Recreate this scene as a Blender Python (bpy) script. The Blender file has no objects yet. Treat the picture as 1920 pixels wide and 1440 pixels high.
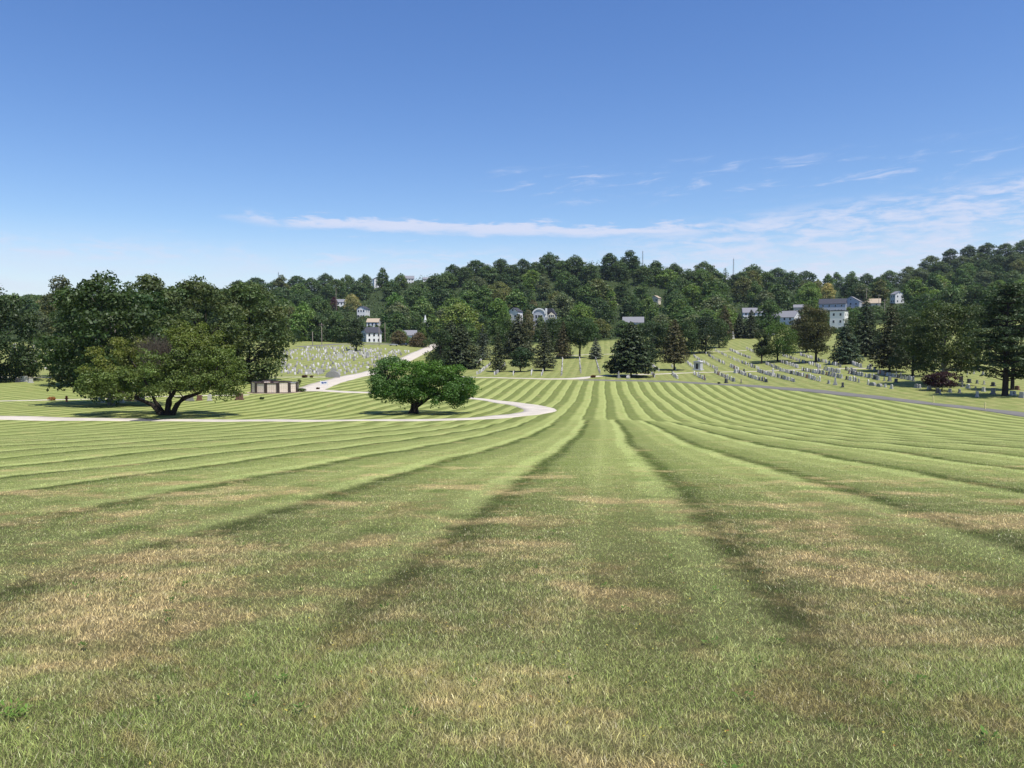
import bpy, math, random
import numpy as np
from mathutils import Vector

SC = bpy.context.scene
COL = SC.collection
F = 1442.0            # focal length in pixels of the 1920-wide photograph
HORIZON = 640.0
CAMZ = 1.6
PITCH = math.atan((720 - HORIZON) / F)
cp, sp = math.cos(PITCH), math.sin(PITCH)
SUN_AZ, SUN_EL = math.radians(135), math.radians(66)   # clockwise from the view direction

# ------------------------------------------------------------------ camera
cam = bpy.data.cameras.new("camera")
cam.sensor_width = 36.0
cam.lens = 36.0 * F / 1920.0
cam.clip_start = 0.05
cam.clip_end = 8000
camo = bpy.data.objects.new("camera", cam)
camo.location = (0, 0, CAMZ)
camo.rotation_euler = (math.pi / 2 - PITCH, 0, 0)
COL.objects.link(camo)
SC.camera = camo


def ray(px, py):
    u = (px - 960.0) / F
    v = (720.0 - py) / F
    Y = cp + v * sp
    return u / Y, (-sp + v * cp) / Y      # X/Y and Z/Y


def proj(X, Y, Z):
    """photo pixel of a world point"""
    Z = Z - CAMZ
    depth = Y * cp - Z * sp
    up = Y * sp + Z * cp
    return 960 + F * X / depth, 720 - F * up / depth


# ------------------------------------------------------------------ terrain
S0 = 0.094            # slope of the hillside the camera stands on


def plane_y(d):
    z = -1.6 - S0 * d
    return proj(0, d, z + CAMZ)[1]


COLS = {
    0:    [(60, 814), (88, 791.5), (97, 777.5), (125, 757), (142, 742), (185, 715), (215, 700), (330, 652), (420, 632), (700, 588), (950, 566)],
    300:  [(60, 813), (87, 793), (95, 785), (102, 777), (130, 755), (150, 742), (185, 718), (230, 700), (330, 652), (430, 632), (700, 580), (900, 553)],
    600:  [(60, 812), (88, 790.8), (94, 786), (102, 780), (115, 771), (135, 752), (150, 739), (170, 727), (185, 719), (215, 707), (225, 703), (350, 652), (400, 640), (480, 622), (650, 585), (850, 549), (1000, 545)],
    900:  [(60, 812), (85, 795), (100, 785), (115, 774), (140, 758), (165, 745), (200, 722), (225, 709), (260, 698), (330, 672), (400, 655), (480, 630), (650, 575), (850, 516), (1000, 516)],
    1130: [(60, 810), (83, 791), (114, 775), (140, 758), (173, 740), (206, 722), (222, 713), (300, 682), (350, 664), (430, 642), (520, 610), (650, 565), (800, 506), (950, 500)],
    1400: [(60, 813), (83, 799), (114, 784), (150, 760), (190, 733), (205, 722), (240, 702), (285, 681), (330, 664), (380, 648), (430, 633), (500, 606), (650, 568), (800, 535), (950, 528)],
    1650: [(60, 818), (83, 806), (110, 786), (148, 748), (165, 735), (205, 704), (240, 683), (290, 663), (340, 648), (420, 625), (500, 598), (650, 570), (800, 548), (950, 540)],
    1780: [(60, 820), (83, 806), (108, 784), (132, 760), (160, 736), (200, 706), (240, 685), (295, 659), (340, 645), (420, 625), (500, 598), (650, 560), (800, 528), (950, 496)],
    1920: [(60, 822), (83, 806), (105, 786), (115, 777), (140, 748), (170, 722), (215, 695), (300, 655), (400, 625), (500, 592), (650, 545), (800, 500), (950, 478)],
}
NL = 900
LD = np.linspace(math.log(0.4), math.log(5000), NL)


def hermite(xs, ys, x):
    xs = np.asarray(xs, float); ys = np.asarray(ys, float)
    h = np.diff(xs); s = np.diff(ys) / h
    m = np.empty_like(ys)
    m[0], m[-1] = s[0], s[-1]
    m[1:-1] = (s[:-1] * h[1:] + s[1:] * h[:-1]) / (h[:-1] + h[1:])
    i = np.clip(np.searchsorted(xs, x) - 1, 0, len(xs) - 2)
    t = (x - xs[i]) / h[i]
    t2, t3 = t * t, t * t * t
    return ((2*t3 - 3*t2 + 1) * ys[i] + (t3 - 2*t2 + t) * h[i] * m[i] + (-2*t3 + 3*t2) * ys[i+1] + (t3 - t2) * h[i] * m[i+1])


cps = sorted(COLS)
ct = [(p - 960) / F for p in cps]
Zc = []
for p in cps:
    ds = [0.0, 10.0, 20.0, 32.0]
    zs = [-1.6 - S0 * d for d in ds]
    for d, y in COLS[p]:
        ds.append(d); zs.append(ray(p, y)[1] * d)
    zl = zs[-1]
    for d, k in ((1300, -8), (2000, -18), (5000, -30)):
        ds.append(d); zs.append(zl + k)
    Zc.append(hermite(ds, zs, np.exp(LD)))
Zc = np.array(Zc)
NTT = 260
TT = np.linspace(-0.95, 0.95, NTT)
tc = np.clip(TT, ct[0], ct[-1])
ZT = np.array([hermite(ct, Zc[:, k], tc) for k in range(NL)]).T     # (NTT, NL)
AMAX = math.atan(0.95)


def bumps(X, Y):
    d = np.hypot(X, Y)
    a = np.clip(d / 30, 0.15, 1.0)
    return a * (0.10 * np.sin(X * 0.13 + 1.3 * np.sin(Y * 0.045)) * np.sin(Y * 0.11 + 0.8 * np.sin(X * 0.07))
                + 0.045 * np.sin(X * 0.41 + Y * 0.23 + 1.0) * np.sin(Y * 0.33 - X * 0.19))


def terrain(X, Y):
    X = np.asarray(X, float); Y = np.asarray(Y, float)
    r = np.hypot(X, Y)
    a = np.clip(np.arctan2(X, Y), -AMAX, AMAX)
    t = np.tan(a)
    d = np.maximum(r * np.cos(a), 0.401)
    fi = np.clip((t + 0.95) / 1.9 * (NTT - 1), 0, NTT - 1.001)
    fj = np.clip((np.log(d) - LD[0]) / (LD[-1] - LD[0]) * (NL - 1), 0, NL - 1.001)
    i = fi.astype(int); j = fj.astype(int)
    u = fi - i; v = fj - j
    z = (ZT[i, j] * (1-u) * (1-v) + ZT[i+1, j] * u * (1-v) + ZT[i, j+1] * (1-u) * v + ZT[i+1, j+1] * u * v)
    return z + CAMZ + bumps(X, Y)


def gz(x, y):
    return float(terrain(np.array([x]), np.array([y]))[0])


RD = np.exp(np.linspace(math.log(2.0), math.log(1400), 6000))


def gpt(px, py):
    """ground point seen at a photo pixel"""
    tx, tz = ray(px, py)
    zz = terrain(tx * RD, RD) - (CAMZ + tz * RD)
    k = np.argmax(zz > 0)
    if zz[k] <= 0:
        k = len(RD) - 1
    k = max(k, 1)
    a, b = zz[k-1], zz[k]
    f = 0 if b == a else -a / (b - a)
    d = RD[k-1] + (RD[k] - RD[k-1]) * min(max(f, 0), 1)
    return Vector((tx * d, d, gz(tx * d, d)))


def dist_for_top(px, py, H, lo=150, hi=1100):
    """distance at which a thing H metres tall standing on the ground has its top at pixel row py"""
    tx, tz = ray(px, py)
    ds = np.linspace(lo, hi, 3000)
    e = terrain(tx * ds, ds) + H - (CAMZ + tz * ds)
    s = np.where(e > 0)[0]
    return float(ds[s[0]]) if len(s) else hi


# ------------------------------------------------------------------ mesh helpers
def mesh_np(name, V, quads=None, tris=None, mats=(), qmat=0, tmat=0, smooth=False, attrs=None):
    me = bpy.data.meshes.new(name)
    V = np.asarray(V, np.float32)
    nq = 0 if quads is None else len(quads)
    nt = 0 if tris is None else len(tris)
    me.vertices.add(len(V))
    me.vertices.foreach_set("co", V.ravel())
    me.loops.add(nq * 4 + nt * 3)
    parts = []
    if nq: parts.append(np.asarray(quads, np.int32).ravel())
    if nt: parts.append(np.asarray(tris, np.int32).ravel())
    me.loops.foreach_set("vertex_index", np.concatenate(parts))
    me.polygons.add(nq + nt)
    st = np.concatenate([np.arange(nq, dtype=np.int32) * 4, nq * 4 + np.arange(nt, dtype=np.int32) * 3])
    me.polygons.foreach_set("loop_start", st.astype(np.int32))
    if smooth:
        me.polygons.foreach_set("use_smooth", np.ones(nq + nt, bool))
    for m in mats:
        me.materials.append(m)
    if len(mats) > 1:
        mi = np.concatenate([np.broadcast_to(np.asarray(qmat, np.int32), (nq,)), np.broadcast_to(np.asarray(tmat, np.int32), (nt,))])
        me.polygons.foreach_set("material_index", mi.astype(np.int32))
    for k, a in (attrs or {}).items():
        a = np.asarray(a, np.float32)
        if a.ndim == 1:
            at = me.attributes.new(k, 'FLOAT', 'POINT'); at.data.foreach_set("value", a)
        else:
            at = me.attributes.new(k, 'FLOAT_COLOR', 'POINT')
            c = np.ones((len(a), 4), np.float32); c[:, :3] = a[:, :3]
            at.data.foreach_set("color", c.ravel())
    me.update(calc_edges=True)
    return me


class MB:
    """collects simple solids into one mesh"""
    def __init__(s):
        s.V = []; s.Fc = []; s.M = []

    def face(s, pts, m=0):
        k = len(s.V)
        s.V += [tuple(p) for p in pts]
        s.Fc.append(list(range(k, k + len(pts)))); s.M.append(m)

    def box(s, x0, x1, y0, y1, z0, z1, m=0):
        k = len(s.V)
        s.V += [(x0, y0, z0), (x1, y0, z0), (x1, y1, z0), (x0, y1, z0), (x0, y0, z1), (x1, y0, z1), (x1, y1, z1), (x0, y1, z1)]
        for f in ((0, 3, 2, 1), (4, 5, 6, 7), (0, 1, 5, 4), (1, 2, 6, 5), (2, 3, 7, 6), (3, 0, 4, 7)):
            s.Fc.append([k + i for i in f]); s.M.append(m)

    def prism(s, outline, y0, y1, m=0):
        """outline = (x, z) points, anticlockwise seen from -y"""
        n = len(outline); k = len(s.V)
        s.V += [(x, y0, z) for x, z in outline] + [(x, y1, z) for x, z in outline]
        s.Fc.append(list(range(k, k + n))); s.M.append(m)
        s.Fc.append(list(range(k + 2*n - 1, k + n - 1, -1))); s.M.append(m)
        for i in range(n):
            j = (i + 1) % n
            s.Fc.append([k + j, k + i, k + n + i, k + n + j]); s.M.append(m)

    def tube(s, pts, rads, sides=7, m=0, cap=True):
        pts = [Vector(p) for p in pts]; k = len(s.V)
        prev = None
        for i, p in enumerate(pts):
            t = (pts[min(i+1, len(pts)-1)] - pts[max(i-1, 0)])
            t = t.normalized() if t.length > 1e-9 else Vector((0, 0, 1))
            if prev is None:
                a = t.orthogonal().normalized()
            else:
                a = prev - t * prev.dot(t)
                a = a.normalized() if a.length > 1e-6 else t.orthogonal().normalized()
            prev = a
            b = t.cross(a)
            for q in range(sides):
                w = 2 * math.pi * q / sides
                s.V.append(tuple(p + (a * math.cos(w) + b * math.sin(w)) * rads[i]))
        for i in range(len(pts) - 1):
            for q in range(sides):
                q2 = (q + 1) % sides
                s.Fc.append([k + i*sides + q, k + i*sides + q2, k + (i+1)*sides + q2, k + (i+1)*sides + q]); s.M.append(m)
        if cap:
            s.Fc.append([k + (len(pts)-1)*sides + q for q in range(sides)]); s.M.append(m)

    def mesh(s, name, mats, smooth=False):
        me = bpy.data.meshes.new(name)
        me.from_pydata(s.V, [], s.Fc)
        for m in (mats if isinstance(mats, (list, tuple)) else [mats]):
            me.materials.append(m)
        me.polygons.foreach_set("material_index", s.M)
        if smooth:
            me.polygons.foreach_set("use_smooth", [True] * len(s.Fc))
        me.update()
        return me


def link(name, data, parent=None, loc=None, rz=None, color=None):
    o = bpy.data.objects.new(name, data)
    COL.objects.link(o)
    if parent is not None: o.parent = parent
    if loc is not None: o.location = loc
    if rz is not None: o.rotation_euler = (0, 0, rz)
    if color is not None: o.color = (*color, 1)
    return o


def tag(o, label=None, cat=None, group=None, kind=None):
    if label: o["label"] = label
    if cat: o["category"] = cat
    if group: o["group"] = group
    if kind: o["kind"] = kind
    return o


def empty(name, loc, rz=0.0, **kw):
    o = bpy.data.objects.new(name, None)
    o.empty_display_size = 0.3
    COL.objects.link(o)
    o.location = loc; o.rotation_euler = (0, 0, rz)
    tag(o, **kw)
    return o


ORD = "first second third fourth fifth sixth seventh eighth ninth tenth eleventh twelfth thirteenth fourteenth fifteenth sixteenth seventeenth eighteenth nineteenth twentieth twenty-first twenty-second twenty-third twenty-fourth twenty-fifth twenty-sixth twenty-seventh twenty-eighth twenty-ninth".split()


# ------------------------------------------------------------------ node helpers
class G:
    def __init__(s, tree):
        s.t = tree; s.N = tree.nodes; s.L = tree.links

    def node(s, typ, **kw):
        n = s.N.new(typ)
        for k, v in kw.items(): setattr(n, k, v)
        return n

    def put(s, sock, v):
        if isinstance(v, bpy.types.NodeSocket): s.L.new(v, sock)
        elif v is not None:
            if sock.type == 'RGBA' and len(v) == 3: v = (*v, 1)
            sock.default_value = v

    def m(s, op, a, b=None, c=None, clamp=False):
        n = s.node('ShaderNodeMath', operation=op, use_clamp=clamp)
        s.put(n.inputs[0], a)
        if b is not None: s.put(n.inputs[1], b)
        if c is not None: s.put(n.inputs[2], c)
        return n.outputs[0]

    def mix(s, f, a, b, blend='MIX'):
        n = s.node('ShaderNodeMix', data_type='RGBA', blend_type=blend)
        s.put(n.inputs[0], f); s.put(n.inputs[6], a); s.put(n.inputs[7], b)
        return n.outputs[2]

    def noise(s, vec, scale, detail=2.0, rough=0.5, dist=0.0, out=0):
        n = s.node('ShaderNodeTexNoise')
        if vec is not None: s.put(n.inputs['Vector'], vec)
        n.inputs['Scale'].default_value = scale; n.inputs['Detail'].default_value = detail
        n.inputs['Roughness'].default_value = rough; n.inputs['Distortion'].default_value = dist
        return n.outputs[out]

    def vmul(s, vec, k):
        n = s.node('ShaderNodeVectorMath', operation='MULTIPLY')
        s.put(n.inputs[0], vec); s.put(n.inputs[1], k)
        return n.outputs[0]

    def step(s, x, a, b):
        n = s.node('ShaderNodeMapRange', interpolation_type='SMOOTHSTEP')
        s.put(n.inputs[0], x); n.inputs[1].default_value = a; n.inputs[2].default_value = b
        n.inputs[3].default_value = 0; n.inputs[4].default_value = 1
        return n.outputs[0]

    def attr(s, name, out='Fac'):
        n = s.node('ShaderNodeAttribute', attribute_name=name)
        return n.outputs[out]

    def sep(s, v):
        n = s.node('ShaderNodeSeparateXYZ'); s.put(n.inputs[0], v)
        return n.outputs

    def comb(s, x, y, z):
        n = s.node('ShaderNodeCombineXYZ')
        for i, v in enumerate((x, y, z)): s.put(n.inputs[i], v)
        return n.outputs[0]


def new_mat(name):
    m = bpy.data.materials.new(name)
    m.use_nodes = True
    m.node_tree.nodes.clear()
    g = G(m.node_tree)
    out = g.node('ShaderNodeOutputMaterial')
    return m, g, out


def simple_mat(name, col, rough=0.8, var=0.15, scale=3.0, spec=0.3, objcol=False, metallic=0.0, bump=0.0):
    m, g, out = new_mat(name)
    b = g.node('ShaderNodeBsdfPrincipled')
    tc = g.node('ShaderNodeTexCoord')
    nz = g.noise(tc.outputs['Object'], scale, 4, 0.6)
    base = col
    if objcol:
        base = g.node('ShaderNodeObjectInfo').outputs['Color']
    k = g.m('MULTIPLY_ADD', nz, 2 * var, 1 - var)
    c = g.mix(1.0, base, g.comb(k, k, k), 'MULTIPLY')
    g.put(b.inputs['Base Color'], c)
    b.inputs['Roughness'].default_value = rough
    b.inputs['Specular IOR Level'].default_value = spec
    b.inputs['Metallic'].default_value = metallic
    if bump:
        bn = g.node('ShaderNodeBump'); bn.inputs['Strength'].default_value = bump
        g.put(bn.inputs['Height'], nz); g.L.new(bn.outputs[0], b.inputs['Normal'])
    g.L.new(b.outputs[0], out.inputs[0])
    return m


# ------------------------------------------------------------------ lawn colour (mowing stripes, dry patches), shared by soil sheet and blades
STRIPE_DIR = 0.118


def stripe_u(X, Y):
    return X - STRIPE_DIR * Y


def lawn_end(t):
    return np.interp(960 + F * t, [0, 300, 600, 900, 1130, 1300, 1400, 1500, 1650, 1780, 1920], [190, 190, 214, 220, 220, 213, 203, 186, 152, 128, 113])


def forest_start(t):
    return np.interp(960 + F * t, [0, 300, 600, 900, 1130, 1300, 1400, 1650, 1780, 1920], [370, 380, 400, 425, 440, 455, 465, 470, 470, 480])


def ground_fields(X, Y):
    d = np.maximum(Y, 0.01); t = np.clip(X / d, -0.9, 0.9)
    t = np.where(Y > 0.5, t, 0)
    dd = np.where(Y > 0.5, Y, 0.5)
    le, fs = lawn_end(t), forest_start(t)
    ramp = lambda x: np.clip(x, 0, 1)
    forest = ramp((dd - fs) / 12 + 0.5)
    cem = ramp((dd - le) / 6 + 0.5) * (1 - forest)
    # the far block of passes was mown on another phase than the near one
    far = 1 / (1 + np.exp(-(dd - (86 + 5 * np.sin(X * 0.08) + 0.10 * np.abs(X))) / 0.8))
    wig = 0.13 * np.sin(Y * 0.16 + 0.5) * np.exp(-((Y - 25) / 22) ** 2) + 0.12 * np.sin(Y * 0.07 + X * 0.03) * np.minimum(1, Y / 30) + 0.05 * np.sin(Y * 0.31 + X * 0.11)
    u0 = stripe_u(X, Y)
    u = (u0 + wig + 1.7) / 3.4
    uf = (u0 + wig + 0.9) / 3.05
    w = ramp((dd - 4.0 + 0.5 * np.sin(X * 1.1)) / 2.0)
    w = w * (1 - 0.42 * cem) * (1 - forest)
    return u, uf, far, w, forest, cem


def lawn_colour(g, blade=False):
    pos = g.node('ShaderNodeNewGeometry').outputs['Position']
    u = g.attr('stripe_u'); w = g.attr('stripe_w')
    cem = g.attr('cemetery')
    x, y, z = g.sep(pos)
    flat = g.comb(x, y, 0.0)
    edge = g.noise(flat, 0.9, 3, 0.6)
    edge2 = g.noise(flat, 6.0, 2, 0.6)
    jit = g.m('ADD', g.m('MULTIPLY', g.m('SUBTRACT', edge, 0.5), 0.20), g.m('MULTIPLY', g.m('SUBTRACT', edge2, 0.5), 0.14))
    sa = g.m('FRACT', g.m('ADD', g.m('ADD', u, jit), 0.25))
    q = g.m('FRACT', g.m('ADD', sa, 0.73))
    sn = g.m('MULTIPLY_ADD', g.step(q, 0.05, 0.92), 0.75, 0.15)
    sn = g.m('ADD', sn, g.m('MULTIPLY', g.m('SUBTRACT', 1.0, g.step(g.m('ABSOLUTE', g.m('SUBTRACT', q, 0.47)), 0.03, 0.12)), 0.25))
    dark = g.m('SUBTRACT', 1.0, g.step(g.m('ABSOLUTE', g.m('SUBTRACT', sa, 0.25)), 0.02, 0.125))
    pale = g.m('SUBTRACT', 1.0, g.step(g.m('ABSOLUTE', g.m('SUBTRACT', sa, 0.06)), 0.03, 0.16))
    far = g.attr('stripe_k')
    sf = g.m('SINE', g.m('MULTIPLY', g.m('ADD', g.attr('stripe_f'), g.m('MULTIPLY', jit, 0.8)), 2 * math.pi))
    sf = g.m('MULTIPLY_ADD', sf, 0.95, 0.5, clamp=True)
    nearf = g.m('SUBTRACT', 1.0, far)
    s = g.m('ADD', g.m('MULTIPLY', sn, nearf), g.m('MULTIPLY', sf, far))
    fa = g.m('FRACT', g.m('ADD', g.attr('stripe_f'), g.m('MULTIPLY', jit, 0.6)))
    darkf = g.m('SUBTRACT', 1.0, g.step(g.m('ABSOLUTE', g.m('SUBTRACT', fa, 0.54)), 0.02, 0.075))
    palef = g.m('SUBTRACT', 1.0, g.step(g.m('ABSOLUTE', g.m('SUBTRACT', fa, 0.42)), 0.02, 0.08))
    dark = g.m('ADD', g.m('MULTIPLY', dark, nearf), g.m('MULTIPLY', g.m('MULTIPLY', darkf, far), 0.55))
    pale = g.m('ADD', g.m('MULTIPLY', pale, nearf), g.m('MULTIPLY', g.m('MULTIPLY', palef, far), 0.8))
    stretch = g.comb(g.m('MULTIPLY', u, 3.0), g.m('MULTIPLY', y, 0.22), 0.0)
    blot = g.noise(stretch, 0.55, 4, 0.62)
    blot2 = g.noise(flat, 0.42, 5, 0.6)
    mott = g.noise(flat, 2.6, 5, 0.7)
    fine = g.noise(flat, 22.0, 3, 0.7)
    light = (0.258, 0.300, 0.112)
    mid = (0.124, 0.156, 0.048)
    deep = (0.058, 0.082, 0.018)
    neutral = (0.190, 0.238, 0.074)
    c = g.mix(s, mid, light)
    c = g.mix(g.m('MULTIPLY', pale, 0.80), c, (0.315, 0.375, 0.145))
    c = g.mix(g.m('MULTIPLY', dark, 1.0), c, deep)
    c = g.mix(g.step(g.m('ADD', w, g.m('MULTIPLY', g.m('SUBTRACT', mott, 0.5), 0.3)), 0.0, 1.0), neutral, c)
    # lusher and drier areas
    c = g.mix(g.m('MULTIPLY', g.step(blot, 0.48, 0.72), 0.45), c, (0.135, 0.185, 0.045))
    near = g.m('SUBTRACT', 1.0, g.step(y, 7.0, 30.0))
    dryk = g.m('ADD', g.m('MULTIPLY', near, 0.065), g.m('ADD', g.m('MULTIPLY', blot2, 0.62), g.m('MULTIPLY', blot, 0.16)))
    dryk = g.m('ADD', dryk, g.m('MULTIPLY', mott, 0.24))
    dry = g.step(dryk, 0.545, 0.655)
    dry = g.m('MULTIPLY', dry, g.m('MULTIPLY_ADD', near, 0.50, 0.34))
    c = g.mix(dry, c, (0.480, 0.370, 0.205))
    green = g.step(g.m('ADD', g.m('MULTIPLY', g.noise(flat, 0.8, 3, 0.6), 0.7), g.m('MULTIPLY', mott, 0.35)), 0.52, 0.68)
    c = g.mix(g.m('MULTIPLY', green, g.m('MULTIPLY_ADD', near, 0.62, 0.15)), c, (0.080, 0.140, 0.026))
    clump = g.noise(flat, 5.5, 6, 0.75, 0.6)
    brk = g.m('ADD', g.m('MULTIPLY', g.noise(flat, 0.75, 6, 0.68, 0.8), 0.75), g.m('MULTIPLY', clump, 0.25))
    brm = g.m('MULTIPLY', g.step(brk, 0.52, 0.62), g.m('MULTIPLY_ADD', near, 0.52, 0.14))
    c = g.mix(brm, c, (0.255, 0.195, 0.092))
    # pale cross-marks left by the mower decks
    streak = g.noise(g.comb(g.m('MULTIPLY', u, 1.1), g.m('MULTIPLY', y, 1.3), 0.0), 1.2, 3, 0.6)
    c = g.mix(g.m('MULTIPLY', g.step(streak, 0.50, 0.72), 0.36), c, (0.290, 0.310, 0.145))
    cemc = g.mix(g.step(blot2, 0.35, 0.7), (0.130, 0.165, 0.055), (0.255, 0.245, 0.115))
    c = g.mix(g.m('MULTIPLY', cem, 0.62), c, cemc)
    k = g.m('ADD', 0.30, g.m('ADD', g.m('MULTIPLY', mott, 0.45), g.m('ADD', g.m('MULTIPLY', clump, 0.60), g.m('MULTIPLY', fine, 0.36))))
    k = g.m('MULTIPLY', k, g.m('MULTIPLY_ADD', near, 0.20, 1.12))
    c = g.mix(1.0, c, g.comb(g.m('MULTIPLY', k, 1.06), g.m('MULTIPLY', k, 1.01), g.m('MULTIPLY', k, 0.88)), 'MULTIPLY')
    return c


# ground sheet
def build_ground():
    az_in = np.linspace(-0.80, 0.80, 760)
    az_out = np.linspace(0.80, 2 * math.pi - 0.80, 42)[1:-1]
    az = np.concatenate([az_in, az_out])
    rr = np.concatenate([[0.45], np.exp(np.linspace(math.log(0.6), math.log(1150), 620)), [1400, 1900, 2800, 4500]])
    A, R = np.meshgrid(az, rr, indexing='ij')
    X = (R * np.sin(A)).ravel(); Y = (R * np.cos(A)).ravel()
    Z = terrain(X, Y)
    na, nr = len(az), len(rr)
    I = np.arange(na * nr).reshape(na, nr)
    In = np.roll(I, -1, axis=0)
    q = np.stack([I[:, :-1], I[:, 1:], In[:, 1:], In[:, :-1]], -1).reshape(-1, 4)[:, ::-1]
    V = np.stack([X, Y, Z], 1)
    c = len(V)
    V = np.vstack([V, [[0, 0, gz(0, 0.45)]]])
    t = np.stack([np.full(na, c), I[:, 0], In[:, 0]], 1)[:, ::-1]
    u, uf, far, w, fo, ce = ground_fields(V[:, 0], V[:, 1])
    m, g, out = new_mat("lawn_soil")
    c1 = lawn_colour(g)
    pos = g.node('ShaderNodeNewGeometry').outputs['Position']
    fn = g.noise(pos, 0.25, 6, 0.7)
    fc = g.mix(fn, (0.020, 0.030, 0.012), (0.060, 0.085, 0.030))
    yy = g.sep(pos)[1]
    soil_shade = g.m('SUBTRACT', 1.0, g.step(yy, 4.0, 26.0))
    c1 = g.mix(g.m('MULTIPLY', soil_shade, 0.85), c1, g.mix(g.noise(pos, 9.0, 4, 0.7), (0.012, 0.013, 0.006), (0.065, 0.056, 0.028)))  # dark soil near the viewer, deepened to stand in for shade between blades
    c1 = g.mix(g.attr('forest'), c1, fc)
    b = g.node('ShaderNodeBsdfPrincipled')
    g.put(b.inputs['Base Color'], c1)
    b.inputs['Roughness'].default_value = 0.95; b.inputs['Specular IOR Level'].default_value = 0.1
    bn = g.node('ShaderNodeBump'); bn.inputs['Strength'].default_value = 0.5; bn.inputs['Distance'].default_value = 0.05
    g.put(bn.inputs['Height'], g.noise(pos, 14.0, 4, 0.8)); g.L.new(bn.outputs[0], b.inputs['Normal'])
    g.L.new(b.outputs[0], out.inputs[0])
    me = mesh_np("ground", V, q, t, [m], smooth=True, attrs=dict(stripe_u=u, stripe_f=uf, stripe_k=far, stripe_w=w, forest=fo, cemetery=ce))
    # normals must point up
    o = link("ground", me)
    tag(o, "striped mown lawn running downhill into the valley and up the far slope", kind="structure")
    return o


GROUND = build_ground()


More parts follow.
